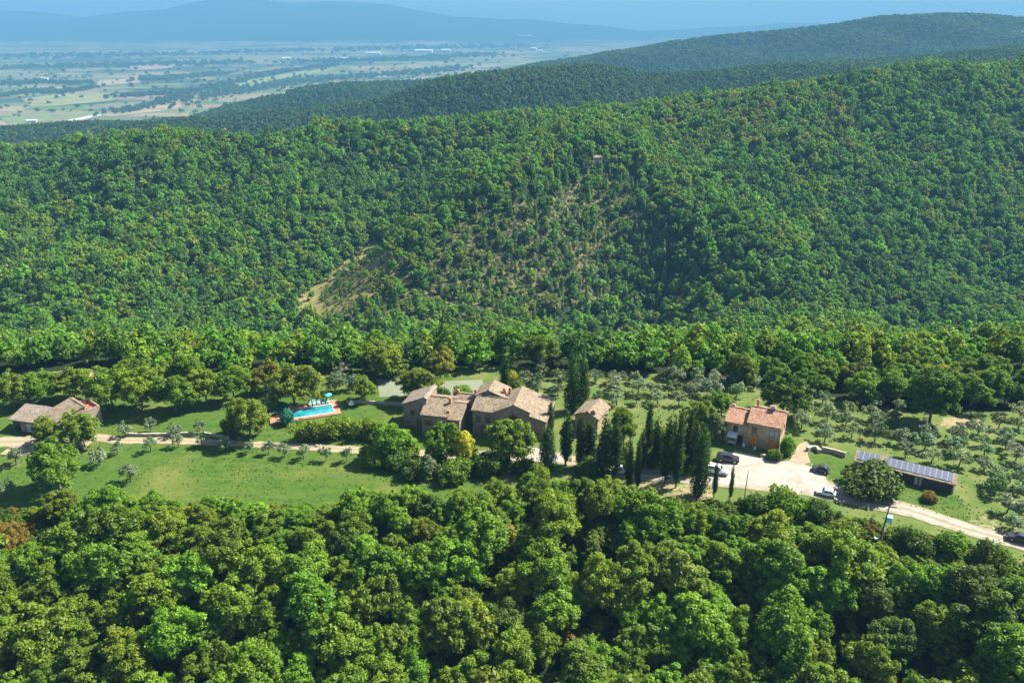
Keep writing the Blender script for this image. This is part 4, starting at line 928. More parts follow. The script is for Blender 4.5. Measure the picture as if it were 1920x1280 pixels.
# garden and field trees
for kd, u, vb, vt, wd, tone, lb in [
 ('broad', 112, 915, 828, 96, GREEN, 'large round green tree alone in the left meadow below the track'),
 ('broad', 150, 838, 778, 76, OLIVEY, 'olive-toned tree hiding the front of the cottage'),
 ('broad', 94, 832, 780, 46, OLIVEY, 'smaller olive-toned tree before the cottage lean-to'),
 ('broad', 470, 822, 741, 76, OLIVEY, 'round olive-toned tree just left of the pool'),
 ('broad', 553, 762, 685, 88, OLIVEY, 'broad olive-toned tree on the lawn behind the pool'),
 ('broad', 500, 735, 680, 56, AUTUMN, 'autumn-tinged tree behind the pool left end'),
 ('broad', 440, 752, 690, 60, GREEN, 'green tree at wood edge right of the upper lawn'),
 ('broad', 388, 758, 692, 66, YELG, 'yellow-green tree at the edge of the upper left lawn'),
 ('broad', 330, 772, 700, 74, GREEN, 'large green tree above the left end of the olive row'),
 ('broad', 268, 768, 690, 78, YELG, 'large yellow-green tree midway between cottage and pool'),
 ('broad', 212, 764, 690, 76, GREEN, 'large green tree right of the cottage roof terrace'),
 ('broad', 140, 748, 690, 74, YELG, 'yellow-green tree directly behind the cottage'),
 ('broad', 80, 756, 695, 70, GREEN, 'green tree behind the cottage lean-to'),
 ('broad', 28, 766, 702, 66, OLIVEY, 'olive-toned tree by the left picture edge behind the lean-to'),
 ('broad', 685, 752, 702, 44, GREEN, 'small green tree beside the left corner of the court'),
 ('broad', 726, 706, 644, 84, YELG, 'big round tree at the back edge of the court'),
 ('broad', 792, 752, 688, 80, OLIVEY, 'wide dark spreading tree hiding the middle of the court'),
 ('broad', 826, 716, 655, 62, AUTUMN, 'autumn-tinged tree standing behind the court'),
 ('bush', 868, 750, 724, 42, GREEN, 'round clipped green bush on the court behind the farmhouse'),
 ('bush', 833, 748, 727, 26, DARK, 'small dark bush on the court by the left wing'),
 ('broad', 1020, 692, 628, 72, DARK, 'rounded dark pine at the wood edge above the farmhouse'),
 ('broad', 968, 742, 712, 26, YELG, 'small yellow-green tree behind the main farmhouse gable'),
 ('broad', 828, 872, 792, 62, GREEN, 'fresh green tree hiding the left wing of the farmhouse'),
 ('broad', 868, 872, 806, 54, YELLOW, 'yellow tree in front of the farmhouse courtyard'),
 ('broad', 955, 872, 790, 84, GREEN, 'wide green tree in front of the main farmhouse gable'),
 ('olive', 808, 895, 855, 36, SILVER, 'silver bush below the fresh green farmhouse tree'),
 ('broad', 735, 862, 792, 66, BRIGHT, 'bright green tree at the right end of the long hedge'),
 ('bush', 766, 858, 826, 40, YELG, 'low yellow-green bush left of the farmhouse corner'),
 ('broad', 1168, 846, 762, 54, OLIVEY, 'olive-toned broad tree among the cypresses right of the outbuilding'),
 ('broad', 1312, 812, 752, 52, GREEN, 'green tree left of the two storey house'),
 ('broad', 1338, 822, 775, 44, GREYG, 'grey-green tree at the left wall of the two storey house'),
 ('broad', 1352, 780, 735, 48, GREEN, 'green tree behind the lower wing of the two storey house'),
 ('broad', 1466, 778, 700, 84, DARK, 'big dark tree behind the two storey house chimney'),  # dark tone puts this tree's shaded side into the leaf colour
 ('broad', 1742, 794, 690, 96, DARK, 'big dark tree at the upper edge of the olive grove'),
 ('bush', 1630, 922, 876, 106, (0.066, 0.110, 0.015), 'huge dense dark green bush in front of the solar shed'),
 ('bush', 1474, 852, 818, 30, BRIGHT, 'bright green bush at the gable of the two storey house'),
 ('bush', 1450, 862, 842, 26, GREEN, 'small green bush at the front corner of the two storey house'),
 ('bush', 1468, 972, 920, 74, GREEN, 'wide green bush below the middle of the gravel yard'),
 ('bush', 1418, 962, 928, 60, DARK, 'low dark bush beside the thin grey post'),
 ('bush', 1530, 974, 936, 56, DARK, 'dark bush left of the small white car below the road'),
 ('bush', 1742, 938, 922, 30, RUSSET, 'small russet bush between road and solar shed'),
 ('bush', 1858, 1066, 1020, 62, DARK, 'dark round bush below the road near right edge'),
 ('bush', 1780, 1034, 998, 56, GREEN, 'green bush on the bank right of the power pole'),
 ('bush', 1715, 1030, 996, 58, DARK, 'dark bush on the bank behind the power pole'),
 ('bush', 1583, 1015, 975, 62, OLIVEY, 'olive-toned bush on the bank left of the power pole'),
 ('bush', 540, 796, 768, 27, TEALG, 'blue-green leafy shrub spilling over the left end of the pool'),
 ('bush', 524, 772, 752, 30, TEALG, 'blue-green shrub behind the left end of the pool'),
 ('bush', 437, 812, 780, 38, GREEN, 'green bush left of the round pool-side tree'),
 ('olive', 505, 775, 738, 32, SILVER, 'silvery tree behind the round pool-side tree'),
 ('bush', 1010, 905, 872, 44, YELG, 'yellow-green shrub below the pale gravel patch'),
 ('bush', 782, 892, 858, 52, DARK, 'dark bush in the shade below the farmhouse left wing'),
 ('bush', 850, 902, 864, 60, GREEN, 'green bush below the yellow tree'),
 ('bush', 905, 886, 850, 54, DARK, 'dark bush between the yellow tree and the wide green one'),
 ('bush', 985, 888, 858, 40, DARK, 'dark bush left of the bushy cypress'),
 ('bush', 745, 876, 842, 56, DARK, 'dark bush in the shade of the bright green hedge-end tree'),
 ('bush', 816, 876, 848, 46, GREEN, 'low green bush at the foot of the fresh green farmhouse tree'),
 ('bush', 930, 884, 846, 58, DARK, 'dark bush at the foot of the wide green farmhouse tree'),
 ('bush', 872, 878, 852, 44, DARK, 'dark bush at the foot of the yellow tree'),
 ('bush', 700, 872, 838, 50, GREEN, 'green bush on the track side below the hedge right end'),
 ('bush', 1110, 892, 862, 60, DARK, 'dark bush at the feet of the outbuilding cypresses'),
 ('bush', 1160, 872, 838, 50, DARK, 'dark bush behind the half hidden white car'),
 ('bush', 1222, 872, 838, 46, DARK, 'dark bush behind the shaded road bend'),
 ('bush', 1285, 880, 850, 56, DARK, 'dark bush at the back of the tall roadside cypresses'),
 ('bush', 1240, 842, 800, 40, OLIVEY, 'olive-toned shrub among the rear cypresses'),
 ('bush', 960, 722, 695, 24, YELLOW, 'little yellow bush right of the single rear cypress'),
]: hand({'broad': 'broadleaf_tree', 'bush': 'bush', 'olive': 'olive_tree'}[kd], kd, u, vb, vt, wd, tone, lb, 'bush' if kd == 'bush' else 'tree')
for q in [(-1.4, 2.6, .4), (-.2, 3.2, 1.6)]:      # creeper on the courtyard wall of the farmhouse
    pass
# long clipped hedge between pool and track
hp_ = [(556, 830), (600, 826), (650, 822), (700, 826), (728, 838)]
c, q = [], []
hb = [hit(*p) for p in hp_]; o0 = hb[2]
r_ = np.random.default_rng(77)
for a, b in zip(hb, hb[1:]):
    L = np.linalg.norm(b - a); n = int(L / .55)
    for k in range(n):
        p = a + (b - a) * k / n - o0
        for zz in (.9, 2.0, 3.2): c.append(p + np.array((r_.normal(0, .5), r_.normal(.9, 1.0), zz * r_.uniform(.75, 1.2)))); q.append(r_.uniform(.8, 1.3))
hm = leaf_mesh('hedge_leaves', c, q, 9500, .5, 78); ho = link(bpy.data.objects.new('hedge', hm)); ho.location = o0; ho.color = (*YELG, 1)
tag(ho, 'long dense green hedge between the pool and the track', 'hedge')
for p in hb: PLACED.append((p[0], p[1] + 1, 3))
# ivy climbing the courtyard wall
iv = leaf_mesh('ivy_leaves', [(.2 * k, 0, .6 * k) for k in range(8)] + [(1.0 - .15 * k, -.1, 2 + .4 * k) for k in range(6)], [.75] * 14, 1300, .36, 79); io = link(bpy.data.objects.new('climbing_ivy', iv))
iw = P(866, 800); io.location = (iw[0], iw[1] + 3.0, 0); io.color = (*DARK, 1); tag(io, 'dark ivy climbing in the farmhouse courtyard corner', 'ivy')

# olives: young ones along the track
OL = []
for k, (u, v) in enumerate([(222, 852), (283, 846), (335, 838), (380, 838), (420, 848), (468, 850), (505, 852), (535, 858), (570, 862), (612, 864), (650, 866), (684, 866)]):
    hand('olive_tree', 'olive', u, v, v - 25 - random.randrange(6), 24, SILVER, 'young silvery olive beside the track, %s from the left in the roadside row' % ordn[k], 'olive tree', 'young olives along the track')
for k, (u, v) in enumerate([(236, 818), (283, 810), (330, 818), (376, 812)]):
    hand('olive_tree', 'olive', u, v, v - 26, 25, SILVER, 'young silvery olive on the lawn above the track, %s from the left' % ordn[k], 'olive tree', 'young olives above the track')
for k, (u, v, lb) in enumerate([(188, 872, 'small silvery olive right of the large meadow tree'), (246, 902, 'small silvery olive near the lower meadow edge'), (14, 930, 'silvery olive at the left edge of the meadow'), (32, 872, 'small silvery olive left of the large meadow tree'), (160, 838, 'silvery olive right under the cottage trees')]):
    hand('olive_tree', 'olive', u, v, v - 32, 34, SILVER, lb, 'olive tree')
# olive groves: rows on the terraces
def grove(poly, dx, dy, ang, size, where, group, name_dir):
    xy = np.array([P(*p)[:2] for p in poly]); c0_ = xy.mean(0); ca, sa = math.cos(ang), math.sin(ang); rows = {}
    for i in range(-30, 31):
        for j in range(-30, 31):
            p = c0_ + np.array((ca * i * dx - sa * j * dy, sa * i * dx + ca * j * dy)) + np.array((random.gauss(0, .55), random.gauss(0, .45)))
            if inpoly([p[0]], [p[1]], [tuple(q) for q in xy])[0] and random.random() < .93 and all(math.hypot(p[0]-a, p[1]-b) > r + 1.2 for a, b, r in PLACED): rows.setdefault(j, []).append(p)
    for jj_, j in enumerate(sorted(rows)):
        for ii_, p in enumerate(sorted(rows[j], key=lambda p: p[0])):
            z = float(ground(*p)); s = size * random.uniform(.75, 1.2)
            u_, v_ = proj(p[0], p[1], z)
            if not (-60 < u_ < 1980): continue
            tone = SILVER if random.random() < .8 else GREYG
            plant('olive_tree', 'olive', p[0], p[1], z, 2.1 * s, 3.9 * s * random.uniform(.9, 1.12), tone, 'olive in %s, %s from left, %s row from the front' % (where, ordn[min(ii_, 35)], ordn[jj_]), 'olive tree', group, js=.12)
            PLACED.append((p[0], p[1], 1.6 * s))
grove([(1488, 770), (1580, 745), (1760, 785), (1930, 782), (1960, 1000), (1860, 990), (1800, 880), (1600, 838), (1540, 832), (1490, 800)], 5.3, 5.6, D2R(-20), 1.0, 'the right grove', 'olives in the right grove', '')
grove([(1112, 765), (1115, 712), (1250, 704), (1430, 728), (1420, 752), (1330, 765), (1220, 770)], 5.0, 6.0, D2R(-6), 1.05, 'the grove behind the cypresses', 'olives behind the cypresses', '')
grove([(975, 742), (965, 716), (1000, 700), (1056, 712), (1058, 760)], 4.4, 4.6, D2R(-6), 1.05, 'the grove behind the main gable', 'olives behind the main gable', '')
grove([(600, 735), (598, 705), (665, 700), (668, 735)], 4.6, 4.6, 0.0, 1.1, 'the clump behind the pool', 'olives behind the pool', '')

# ------------------------------------------------------------------ woodland trees standing singly (foreground wood and wood edge)
LIMIT = [(-200, 985), (0, 978), (58, 972), (70, 912), (140, 918), (158, 948), (170, 896), (250, 892), (285, 930), (350, 945), (420, 922), (480, 945), (600, 955), (622, 915), (655, 888), (760, 888), (800, 915), (888, 905), (905, 868), (990, 884), (1040, 886), (1060, 874), (1130, 884), (1170, 905), (1280, 945), (1400, 962), (1480, 975), (1560, 990), (1600, 1000), (1700, 1035), (1800, 1050), (1920, 1085), (2120, 1140)]
GAPS = [(1097, 1027, 62), (1117, 1150, 52), (917, 1066, 34), (1000, 948, 24), (913, 1207, 34), (1033, 1237, 36), (1513, 1057, 34), (1600, 1170, 56), (1763, 1232, 60), (1413, 1117, 34), (1460, 1230, 30),
        (95, 995, 36), (140, 1075, 30), (197, 1225, 36), (347, 1123, 28), (467, 1187, 32), (343, 1035, 24), (510, 1090, 30), (1300, 1110, 26), (700, 1000, 20), (1700, 1130, 26)]
cand = []
R_ = random.Random(21)
for k in range(9000):
    y = R_.uniform(84, 136); x = R_.uniform(-1, 1) * (y * .80 + 8); e = float(edge_y(x))
    if y > e - 1.0: continue
    z = float(ground(x, y)); Rr = R_.choice((2.9, 3.6, 4.3, 5.0)) * R_.uniform(.95, 1.12) if e - y > 9 else R_.uniform(2.4, 3.8)
    Hh = Rr * R_.uniform(1.7, 2.3) + .6
    u, v = proj(x, y, z + Hh * .62)
    if v > 1420 or u < -160 or u > 2080: continue
    if any(math.hypot(u - a, (v - b)) < r * .92 + 14 for a, b, r in GAPS): continue
    vt = np.interp(u, [p[0] for p in LIMIT], [p[1] for p in LIMIT])
    hmax = top_height(x, y, z, vt + R_.uniform(0, 14))
    if hmax < 2.2: continue
    if Hh > hmax: Hh = hmax; Rr = min(Rr, Hh * .62)
    if any(math.hypot(x - a, y - b) < (Rr + c) * .57 for a, b, c in [(q[0], q[1], q[3]) for q in cand]): continue
    if any(math.hypot(x - a, y - b) < (Rr + c) * .6 for a, b, c in PLACED): continue
    cand.append((x, y, z, Rr, Hh))
FG = []; FG_OFF = []
for c_ in cand:
    u, v = proj(c_[0], c_[1], c_[2] + c_[4]); u0, v0 = proj(c_[0], c_[1], c_[2] + c_[4] * .5)
    (FG if (-30 < u < 1950 and v < 1275) else FG_OFF).append((u, v, c_))
FG.sort(key=lambda q: q[1])
def tone_fg(u, v):
    r = R_.random()
    if u < 70 and 960 < v < 1010: return RUSSET
    if r < .50: return GREEN
    if r < .72: return BRIGHT
    if r < .90: return YELG
    if r < .955: return DARK
    if r < .992: return OLIVEY
    return AUTUMN
rowlen = 14; rows = [FG[i:i + rowlen] for i in range(0, len(FG), rowlen)]
for j, row in enumerate(rows):
    for i, (u, v, (x, y, z, Rr, Hh)) in enumerate(sorted(row, key=lambda q: q[0])):
        tn = tone_fg(u, v)
        plant('broadleaf_tree', 'broad', x, y, z, Rr, Hh, tn, '%s tree of the foreground wood, %s from left in %s row down' % (TONE[tn], ordn[i], ordn[j]), 'tree', 'trees of the foreground wood', js=.10)

# ------------------------------------------------------------------ woods on the slopes: far-off masses
VAR = bpy.data.collections.new('woodland_variants'); NVAR = 7
VARX = bpy.data.collections.new('far_woodland_variants')
def variant(col, i, R, H, base, nl, n, size, seed, **kw):
    c, q = lobes(seed, R, H, base, nl, rmin=.16, rmax=.32); me_ = leaf_mesh('wood_crown', c, q, n, size, seed + 1, mat=M_LEAF_I, **kw)
    o = bpy.data.objects.new('wood_crown_%02d' % i, me_); col.objects.link(o)
for i in range(NVAR): variant(VAR, i, 3.6, 8.0, 0.6, 24, 900, .85, 500 + 3 * i, under=-.3, up=.45, rand=.6)
# two conifer shapes
for i in range(2):
    r = np.random.default_rng(700 + i); c = []; q = []
    for z in np.arange(1, 10.5, .7): f = (z - 1) / 9.5; c.append((r.normal(0, .15), r.normal(0, .15), z)); q.append(max(.2, 1.7 * (1 - f) ** .8))
    o = bpy.data.objects.new('wood_crown_%02d' % (NVAR + i), leaf_mesh('wood_conifer', c, q, 420, .9, 710 + i, mat=M_LEAF_I)); VAR.objects.link(o)
for i in range(4): variant(VARX, i, 5.5, 10.0, 0.3, 18, 300, 2.0, 600 + 3 * i, under=-.3, up=.45, rand=.6)
def scatter(name, pts, scl, rotz, idx, colr, col_, label, cat):
    me_ = bpy.data.meshes.new(name); me_.vertices.add(len(pts)); me_.vertices.foreach_set('co', np.asarray(pts, np.float32).ravel())
    a = me_.attributes.new('scl', 'FLOAT_VECTOR', 'POINT'); a.data.foreach_set('vector', np.asarray(scl, np.float32).ravel())
    rt = np.zeros((len(pts), 3), np.float32); rt[:, 2] = rotz
    a = me_.attributes.new('rot', 'FLOAT_VECTOR', 'POINT'); a.data.foreach_set('vector', rt.ravel())
    a = me_.attributes.new('idx', 'INT', 'POINT'); a.data.foreach_set('value', np.asarray(idx, np.int32))
    a = me_.attributes.new('tcol', 'FLOAT_VECTOR', 'POINT'); a.data.foreach_set('vector', np.asarray(colr, np.float32).ravel())
    me_.update(); o = link(bpy.data.objects.new(name, me_))
    g = bpy.data.node_groups.new(name + '_scatter', 'GeometryNodeTree')
    g.interface.new_socket('Geometry', in_out='INPUT', socket_type='NodeSocketGeometry'); g.interface.new_socket('Geometry', in_out='OUTPUT', socket_type='NodeSocketGeometry')
    gi = g.nodes.new('NodeGroupInput'); go = g.nodes.new('NodeGroupOutput'); ip = g.nodes.new('GeometryNodeInstanceOnPoints')
    ci = g.nodes.new('GeometryNodeCollectionInfo'); ci.inputs['Collection'].default_value = col_
    ci.inputs['Separate Children'].default_value = True; ci.inputs['Reset Children'].default_value = True
    def na(nm, ty):
        n = g.nodes.new('GeometryNodeInputNamedAttribute'); n.data_type = ty; n.inputs['Name'].default_value = nm; return n.outputs['Attribute']
    g.links.new(gi.outputs[0], ip.inputs['Points']); g.links.new(ci.outputs[0], ip.inputs['Instance'])
    ip.inputs['Pick Instance'].default_value = True
    g.links.new(na('idx', 'INT'), ip.inputs['Instance Index'])
    er = g.nodes.new('FunctionNodeEulerToRotation'); g.links.new(na('rot', 'FLOAT_VECTOR'), er.inputs[0]); g.links.new(er.outputs[0], ip.inputs['Rotation'])
    g.links.new(na('scl', 'FLOAT_VECTOR'), ip.inputs['Scale']); g.links.new(ip.outputs[0], go.inputs[0])
    md = o.modifiers.new('scatter', 'NODES'); md.node_group = g
    return tag(o, label, cat, None, 'stuff')
def jgrid(y0, y1, s0, s1, sp, jit=.42):
    ys = np.arange(y0, y1, sp * .87); out = []
    for k, y in enumerate(ys):
        xs = np.arange(s0 * y, s1 * y, sp) + (sp / 2 if k % 2 else 0); out.append(np.stack([xs, np.full(len(xs), y)], -1))
    p = np.concatenate(out); return p + rng.uniform(-jit, jit, p.shape) * sp
n_tone = Noise(11, 25, 140); n_tone2 = Noise(12, 60, 300); n_dens = Noise(13, 15, 60)
def tones(n, weights, cols, base):       # pick per-tree colour
    k = np.array([rng.choice(len(cols), p=w_) for w_ in weights]); c = np.array(cols)[k]
    return c * (1 + rng.normal(0, .13, (n, 1))) * (1 + rng.normal(0, .05, (n, 3))) * base
# near slope behind the groves and the opposite hillside
p = np.concatenate([jgrid(176, 300, -.9, .9, 5.6), jgrid(300, 470, -.85, .85, 5.3), jgrid(470, 900, -.80, .80, 5.6)])
z = ground(p[:, 0], p[:, 1]); u, v = proj(p[:, 0], p[:, 1], z)
be = np.interp(p[:, 0], [-170, -132, -68, -30, 0, 22, 41, 64, 72, 100, 121, 170], [186, 187, 191, 194, 199, 196, 193, 186, 182, 171, 172, 173])
clear = [(0, 698), (200, 690), (205, 712), (0, 730)]
keep = (p[:, 1] > be) & ~inpoly(u, v, clear) 
CLEARH = [(405, 262), (440, 243), (560, 236), (585, 248), (560, 262), (480, 268)]
keep &= ~((p[:, 1] > 560) & inpoly(u, v, CLEARH))
inb = inpoly(u, v + 8, BARE) & (p[:, 1] > 380); inb2 = inpoly(u, v + 4, [(702, 455), (540, 580), (565, 615), (650, 600), (738, 520), (726, 468)]) & (p[:, 1] > 380)
inb3 = (inpoly(u, v, [(870, 390), (960, 385), (990, 450), (930, 480)]) | inpoly(u, v, [(1060, 560), (1160, 530), (1150, 570), (1070, 590)])) & (p[:, 1] > 380)
dn = n_dens(p[:, 0], p[:, 1]); rnd = rng.random(len(p))
keep &= ~(inb & (rnd < .28)) & ~(inb2 & (rnd < .74)) & ~(inb3 & (rnd < .5)) & ~((dn < -2.1) & (rnd < .5))
p, z, u, v, inb, inb2 = p[keep], z[keep], u[keep], v[keep], inb[keep], inb2[keep]; n = len(p)
s = np.clip(rng.normal(.98, .28, n), .45, np.where(p[:, 1] < 320, 1.22, 1.5)) * np.interp(p[:, 1], [180, 300, 420, 900], [.86, .88, .92, .95]); s[inb] *= .78; s[inb2] *= .75
t1 = n_tone(p[:, 0], p[:, 1]); t2 = n_tone2(p[:, 0], p[:, 1])
wts = []
for k in range(n):
    kf = min(1, max(0, (480 - p[k, 1]) / 260)); g = np.array([.46, .24, .16, .11, .03, .002]) * (1 - kf) + np.array([.36, .30, .06, .24, .03, .006]) * kf   # green bright dark yelg olivey autumn
    g[3] *= math.exp(.9 * t1[k] + .5 * t2[k]); g[2] *= math.exp(-.9 * t1[k] - .8 * t2[k]); g[4] *= math.exp(.8 * t2[k])
    if 1250 < u[k] < 1600 and 190 < v[k] < 290: g[4] += .8; g[5] += .25
    if inb[k]: g[3] += .1; g[4] += .12
    if u[k] < 560 and v[k] < 620 and p[k, 1] > 380: g[2] += .25
    wts.append(g / g.sum())
colr = tones(n, wts, [(0.092, 0.190, 0.018), (0.108, 0.230, 0.018), (0.056, 0.120, 0.020), (0.138, 0.208, 0.014), (0.122, 0.178, 0.018), (0.17, 0.17, 0.02)], 1.0)
idx = rng.integers(0, NVAR, n); con = (inb | ((u > 1000) & (u < 1250) & (v > 330) & (v < 620))) & (rng.random(n) < .35); idx[con] = NVAR + rng.integers(0, 2, con.sum())
scl = np.stack([s, s, s * rng.uniform(.85, 1.2, n)], -1); rot = rng.uniform(0, 6.28, n)
pts = np.column_stack([p, z - .3])

# the nearest wood-edge trees stand as things of their own
edge = np.where((p[:, 1] < 236) & (u > -20) & (u < 1940) & (idx < NVAR))[0]
edge = edge[np.argsort(p[edge, 1])][: max(0, 296 - len(FG) - 33)]
m = np.ones(n, bool); m[edge] = False
E_ = sorted(edge, key=lambda k: v[k], reverse=True); rows = [E_[i:i + 20] for i in range(0, len(E_), 20)]
pal = [GREEN, BRIGHT, DARK, YELG, OLIVEY, AUTUMN]
for j, row in enumerate(rows):
    for i, k in enumerate(sorted(row, key=lambda k: u[k])):
        tn = pal[int(np.argmin([np.abs(np.array(q) - colr[k]).sum() for q in pal]))]
        plant('broadleaf_tree', 'broad', p[k, 0], p[k, 1], z[k], 3.9 * s[k], 8.0 * s[k], tuple(np.array(tn) * .95), '%s tree at wood edge behind the houses, %s from left, %s row back' % (TONE[tn], ordn[i], ordn[j]), 'tree', 'trees of the wood edge behind the houses', js=.12)
scatter('hillside_wood', pts[m], scl[m], rot[m], idx[m], colr[m], VAR, 'dense mixed woodland covering the hillside behind the farm', 'wood')
# wood continuing below the picture edge and thicket on the bank
q = [(x, y, z_, R__, H__) for _, _, (x, y, z_, R__, H__) in FG_OFF]
if q:
    q = np.array(q); k = len(q)
    scatter('wood_margin', q[:, :3], np.stack([q[:, 3] / 3.6, q[:, 3] / 3.6, q[:, 4] / 8.0], -1), rng.uniform(0, 6.28, k), rng.integers(0, NVAR, k), tones(k, [[.5, .2, .1, .2]] * k, [GREEN, BRIGHT, DARK, YELG], 1.0), VAR, 'leafy canopy of the foreground wood at the picture margin', 'wood')
# scrub along the meadow edge and the road bank
pp = []
for k in range(5200):
    x = R_.uniform(-125, 125); e = float(edge_y(x)); y = e + R_.uniform(-9, .4)
    if any(math.hypot(x - a, y - b) < r * .7 for a, b, r in PLACED): continue
    pp.append((x, y))
for k in range(6000):      # rough undergrowth in the foreground wood
    y = R_.uniform(88, 130); x = R_.uniform(-.8, .8) * y
    if y < edge_y(x) - 4:
        uu, vv = proj(x, y, ground(x, y))
        if R_.random() < .35: pp.append((x, y))
pp = np.array(pp); k = len(pp); zz = ground(pp[:, 0], pp[:, 1]); sc_ = np.array([R_.uniform(.07, .20) if q_[1] > edge_y(q_[0]) - 9 else R_.uniform(.16, .38) for q_ in pp])
scatter('scrub', np.column_stack([pp, zz - .1]), np.stack([sc_ * 1.3, sc_ * 1.3, sc_], -1), rng.uniform(0, 6.28, k), rng.integers(0, NVAR, k), tones(k, [[.25, .3, .25, .15, .05]] * k, [GREEN, DARK, OLIVEY, YELG, RUSSET], .95), VAR, 'brambles and scrub along the meadow edge and road bank', 'scrub')
# weeds and grass tufts that roughen the meadow and the groves
tt = np.column_stack([rng.uniform(-118, 125, 26000), rng.uniform(112, 200, 26000)]); zt_ = ground(tt[:, 0], tt[:, 1]); ut, vt_ = proj(tt[:, 0], tt[:, 1], zt_)
ROADS = [(0, 815, 700, 862), (700, 830, 1240, 905)]
kt = (tt[:, 1] > edge_y(tt[:, 0]) + .3) & (tt[:, 1] < np.interp(tt[:, 0], BE_X, BE_Y)) & (n_dens(tt[:, 0], tt[:, 1]) + rng.normal(0, 1.5, len(tt)) > .9)
kt &= ~((ut < 760) & (np.abs(vt_ - np.interp(ut, [0, 90, 170, 230, 330, 420, 560, 680, 790], [829, 826, 820, 826, 827, 831, 838, 845, 851])) < 9)) & ~inpoly(ut, vt_, [(700, 842), (1060, 845), (1240, 872), (1320, 865), (1380, 835), (1530, 825), (1560, 900), (1760, 965), (1940, 1015), (1940, 1045), (1700, 975), (1540, 940), (1180, 908), (860, 868), (700, 862)])
kt &= ~inpoly(ut, vt_, [(690, 705), (1170, 705), (1170, 850), (740, 850)]) & ~inpoly(ut, vt_, [(490, 740), (660, 740), (670, 810), (490, 810)]) & ~inpoly(ut, vt_, [(1350, 750), (1500, 750), (1490, 870), (1350, 870)]) & ~inpoly(ut, vt_, [(10, 740), (190, 740), (190, 830), (10, 830)]) & ~inpoly(ut, vt_, [(1595, 840), (1800, 880), (1800, 930), (1595, 890)])
tt, zt_ = tt[kt], zt_[kt]; k = len(tt); st = rng.uniform(.010, .030, k)
scatter('meadow_weeds', np.column_stack([tt, zt_ - .03]), np.stack([st * 1.5, st * 1.5, st], -1), rng.uniform(0, 6.28, k), rng.integers(0, NVAR, k), tones(k, [[.4, .25, .25, .1]] * k, [GREEN, YELG, BRIGHT, YELG], .62), VAR, 'weeds and rough grass tufts over meadow and groves', 'grass')
# sparse scrub on the bare hillside
p2 = jgrid(400, 640, -.25, .25, 3.2); z2 = ground(p2[:, 0], p2[:, 1]); u2, v2 = proj(p2[:, 0], p2[:, 1], z2)
k2 = inpoly(u2, v2 + 8, BARE) & (rng.random(len(p2)) < .55); p2, z2 = p2[k2], z2[k2]; k = len(p2); s2 = rng.uniform(.12, .30, k)
scatter('hillside_scrub', np.column_stack([p2, z2 - .1]), np.stack([s2 * 1.2, s2 * 1.2, s2], -1), rng.uniform(0, 6.28, k), rng.integers(0, NVAR, k), tones(k, [[.3, .3, .25, .15]] * k, [GREEN, DARK, OLIVEY, YELG], .95), VAR, 'low scrub dotted over the bare hillside', 'scrub')
# olive field on the crest behind
p3 = jgrid(560, 760, -.5, -.2, 4.6, .15); z3 = ground(p3[:, 0], p3[:, 1]); u3, v3 = proj(p3[:, 0], p3[:, 1], z3); k3 = inpoly(u3, v3, CLEARH); p3, z3 = p3[k3], z3[k3]
if len(p3): scatter('crest_olives', np.column_stack([p3, z3]), np.full((len(p3), 3), .36), rng.uniform(0, 6.28, len(p3)), rng.integers(0, NVAR, len(p3)), tones(len(p3), [[1.0]] * len(p3), [SILVER], 1.0), VAR, 'grey-green olive field on the crest of the hill', 'olives')
# ridges behind
p4 = np.concatenate([jgrid(905, 1750, -.78, .78, 8.5), jgrid(1750, 2700, -.75, .75, 11.5)])
z4 = ground(p4[:, 0], p4[:, 1]); u4, v4 = proj(p4[:, 0], p4[:, 1], z4); d4 = Noise(15, 60, 260)(p4[:, 0], p4[:, 1])
k4 = (z4 > -205) & (rng.random(len(p4)) < .97) & ~inpoly(u4, v4, [(485, 172), (540, 172), (540, 186), (485, 186)])
p4, z4 = p4[k4], z4[k4]; k = len(p4); s4 = rng.uniform(.75, 1.15, k) * np.where(p4[:, 1] > 1750, 1.25, .98)
t4 = Noise(16, 80, 500)(p4[:, 0], p4[:, 1])
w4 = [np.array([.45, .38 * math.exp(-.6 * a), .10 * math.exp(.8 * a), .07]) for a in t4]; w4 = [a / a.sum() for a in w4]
scatter('ridge_wood', np.column_stack([p4, z4 - .4]), np.stack([s4, s4, s4], -1), rng.uniform(0, 6.28, k), rng.integers(0, 4, k), tones(k, w4, [(0.085, 0.185, 0.065), (0.050, 0.115, 0.050), (0.12, 0.20, 0.06), (0.11, 0.17, 0.06)], .55), VARX, 'haze-tinted blue-green woodland over the ridges behind the hill', 'wood')  # leaf colours bluer than nearby trees: distance haze put into the colour
p5 = jgrid(2700, 4600, -.40, .80, 15.5); z5 = ground(p5[:, 0], p5[:, 1]); k5 = (z5 > -205) & (rng.random(len(p5)) < .96); p5, z5 = p5[k5], z5[k5]; k = len(p5); s5 = rng.uniform(1.2, 1.75, k)
scatter('far_hill_wood', np.column_stack([p5, z5 - .5]), np.stack([s5, s5, s5 * .85], -1), rng.uniform(0, 6.28, k), rng.integers(0, 4, k), tones(k, [[.45, .35, .12, .08]] * k, [(0.085, 0.185, 0.065), (0.050, 0.115, 0.050), (0.12, 0.20, 0.06), (0.11, 0.17, 0.06)], .55), VARX, 'hazy woodland on the high far hill to the right', 'wood')  # same blue-shifted leaf colours, with distance haze painted in
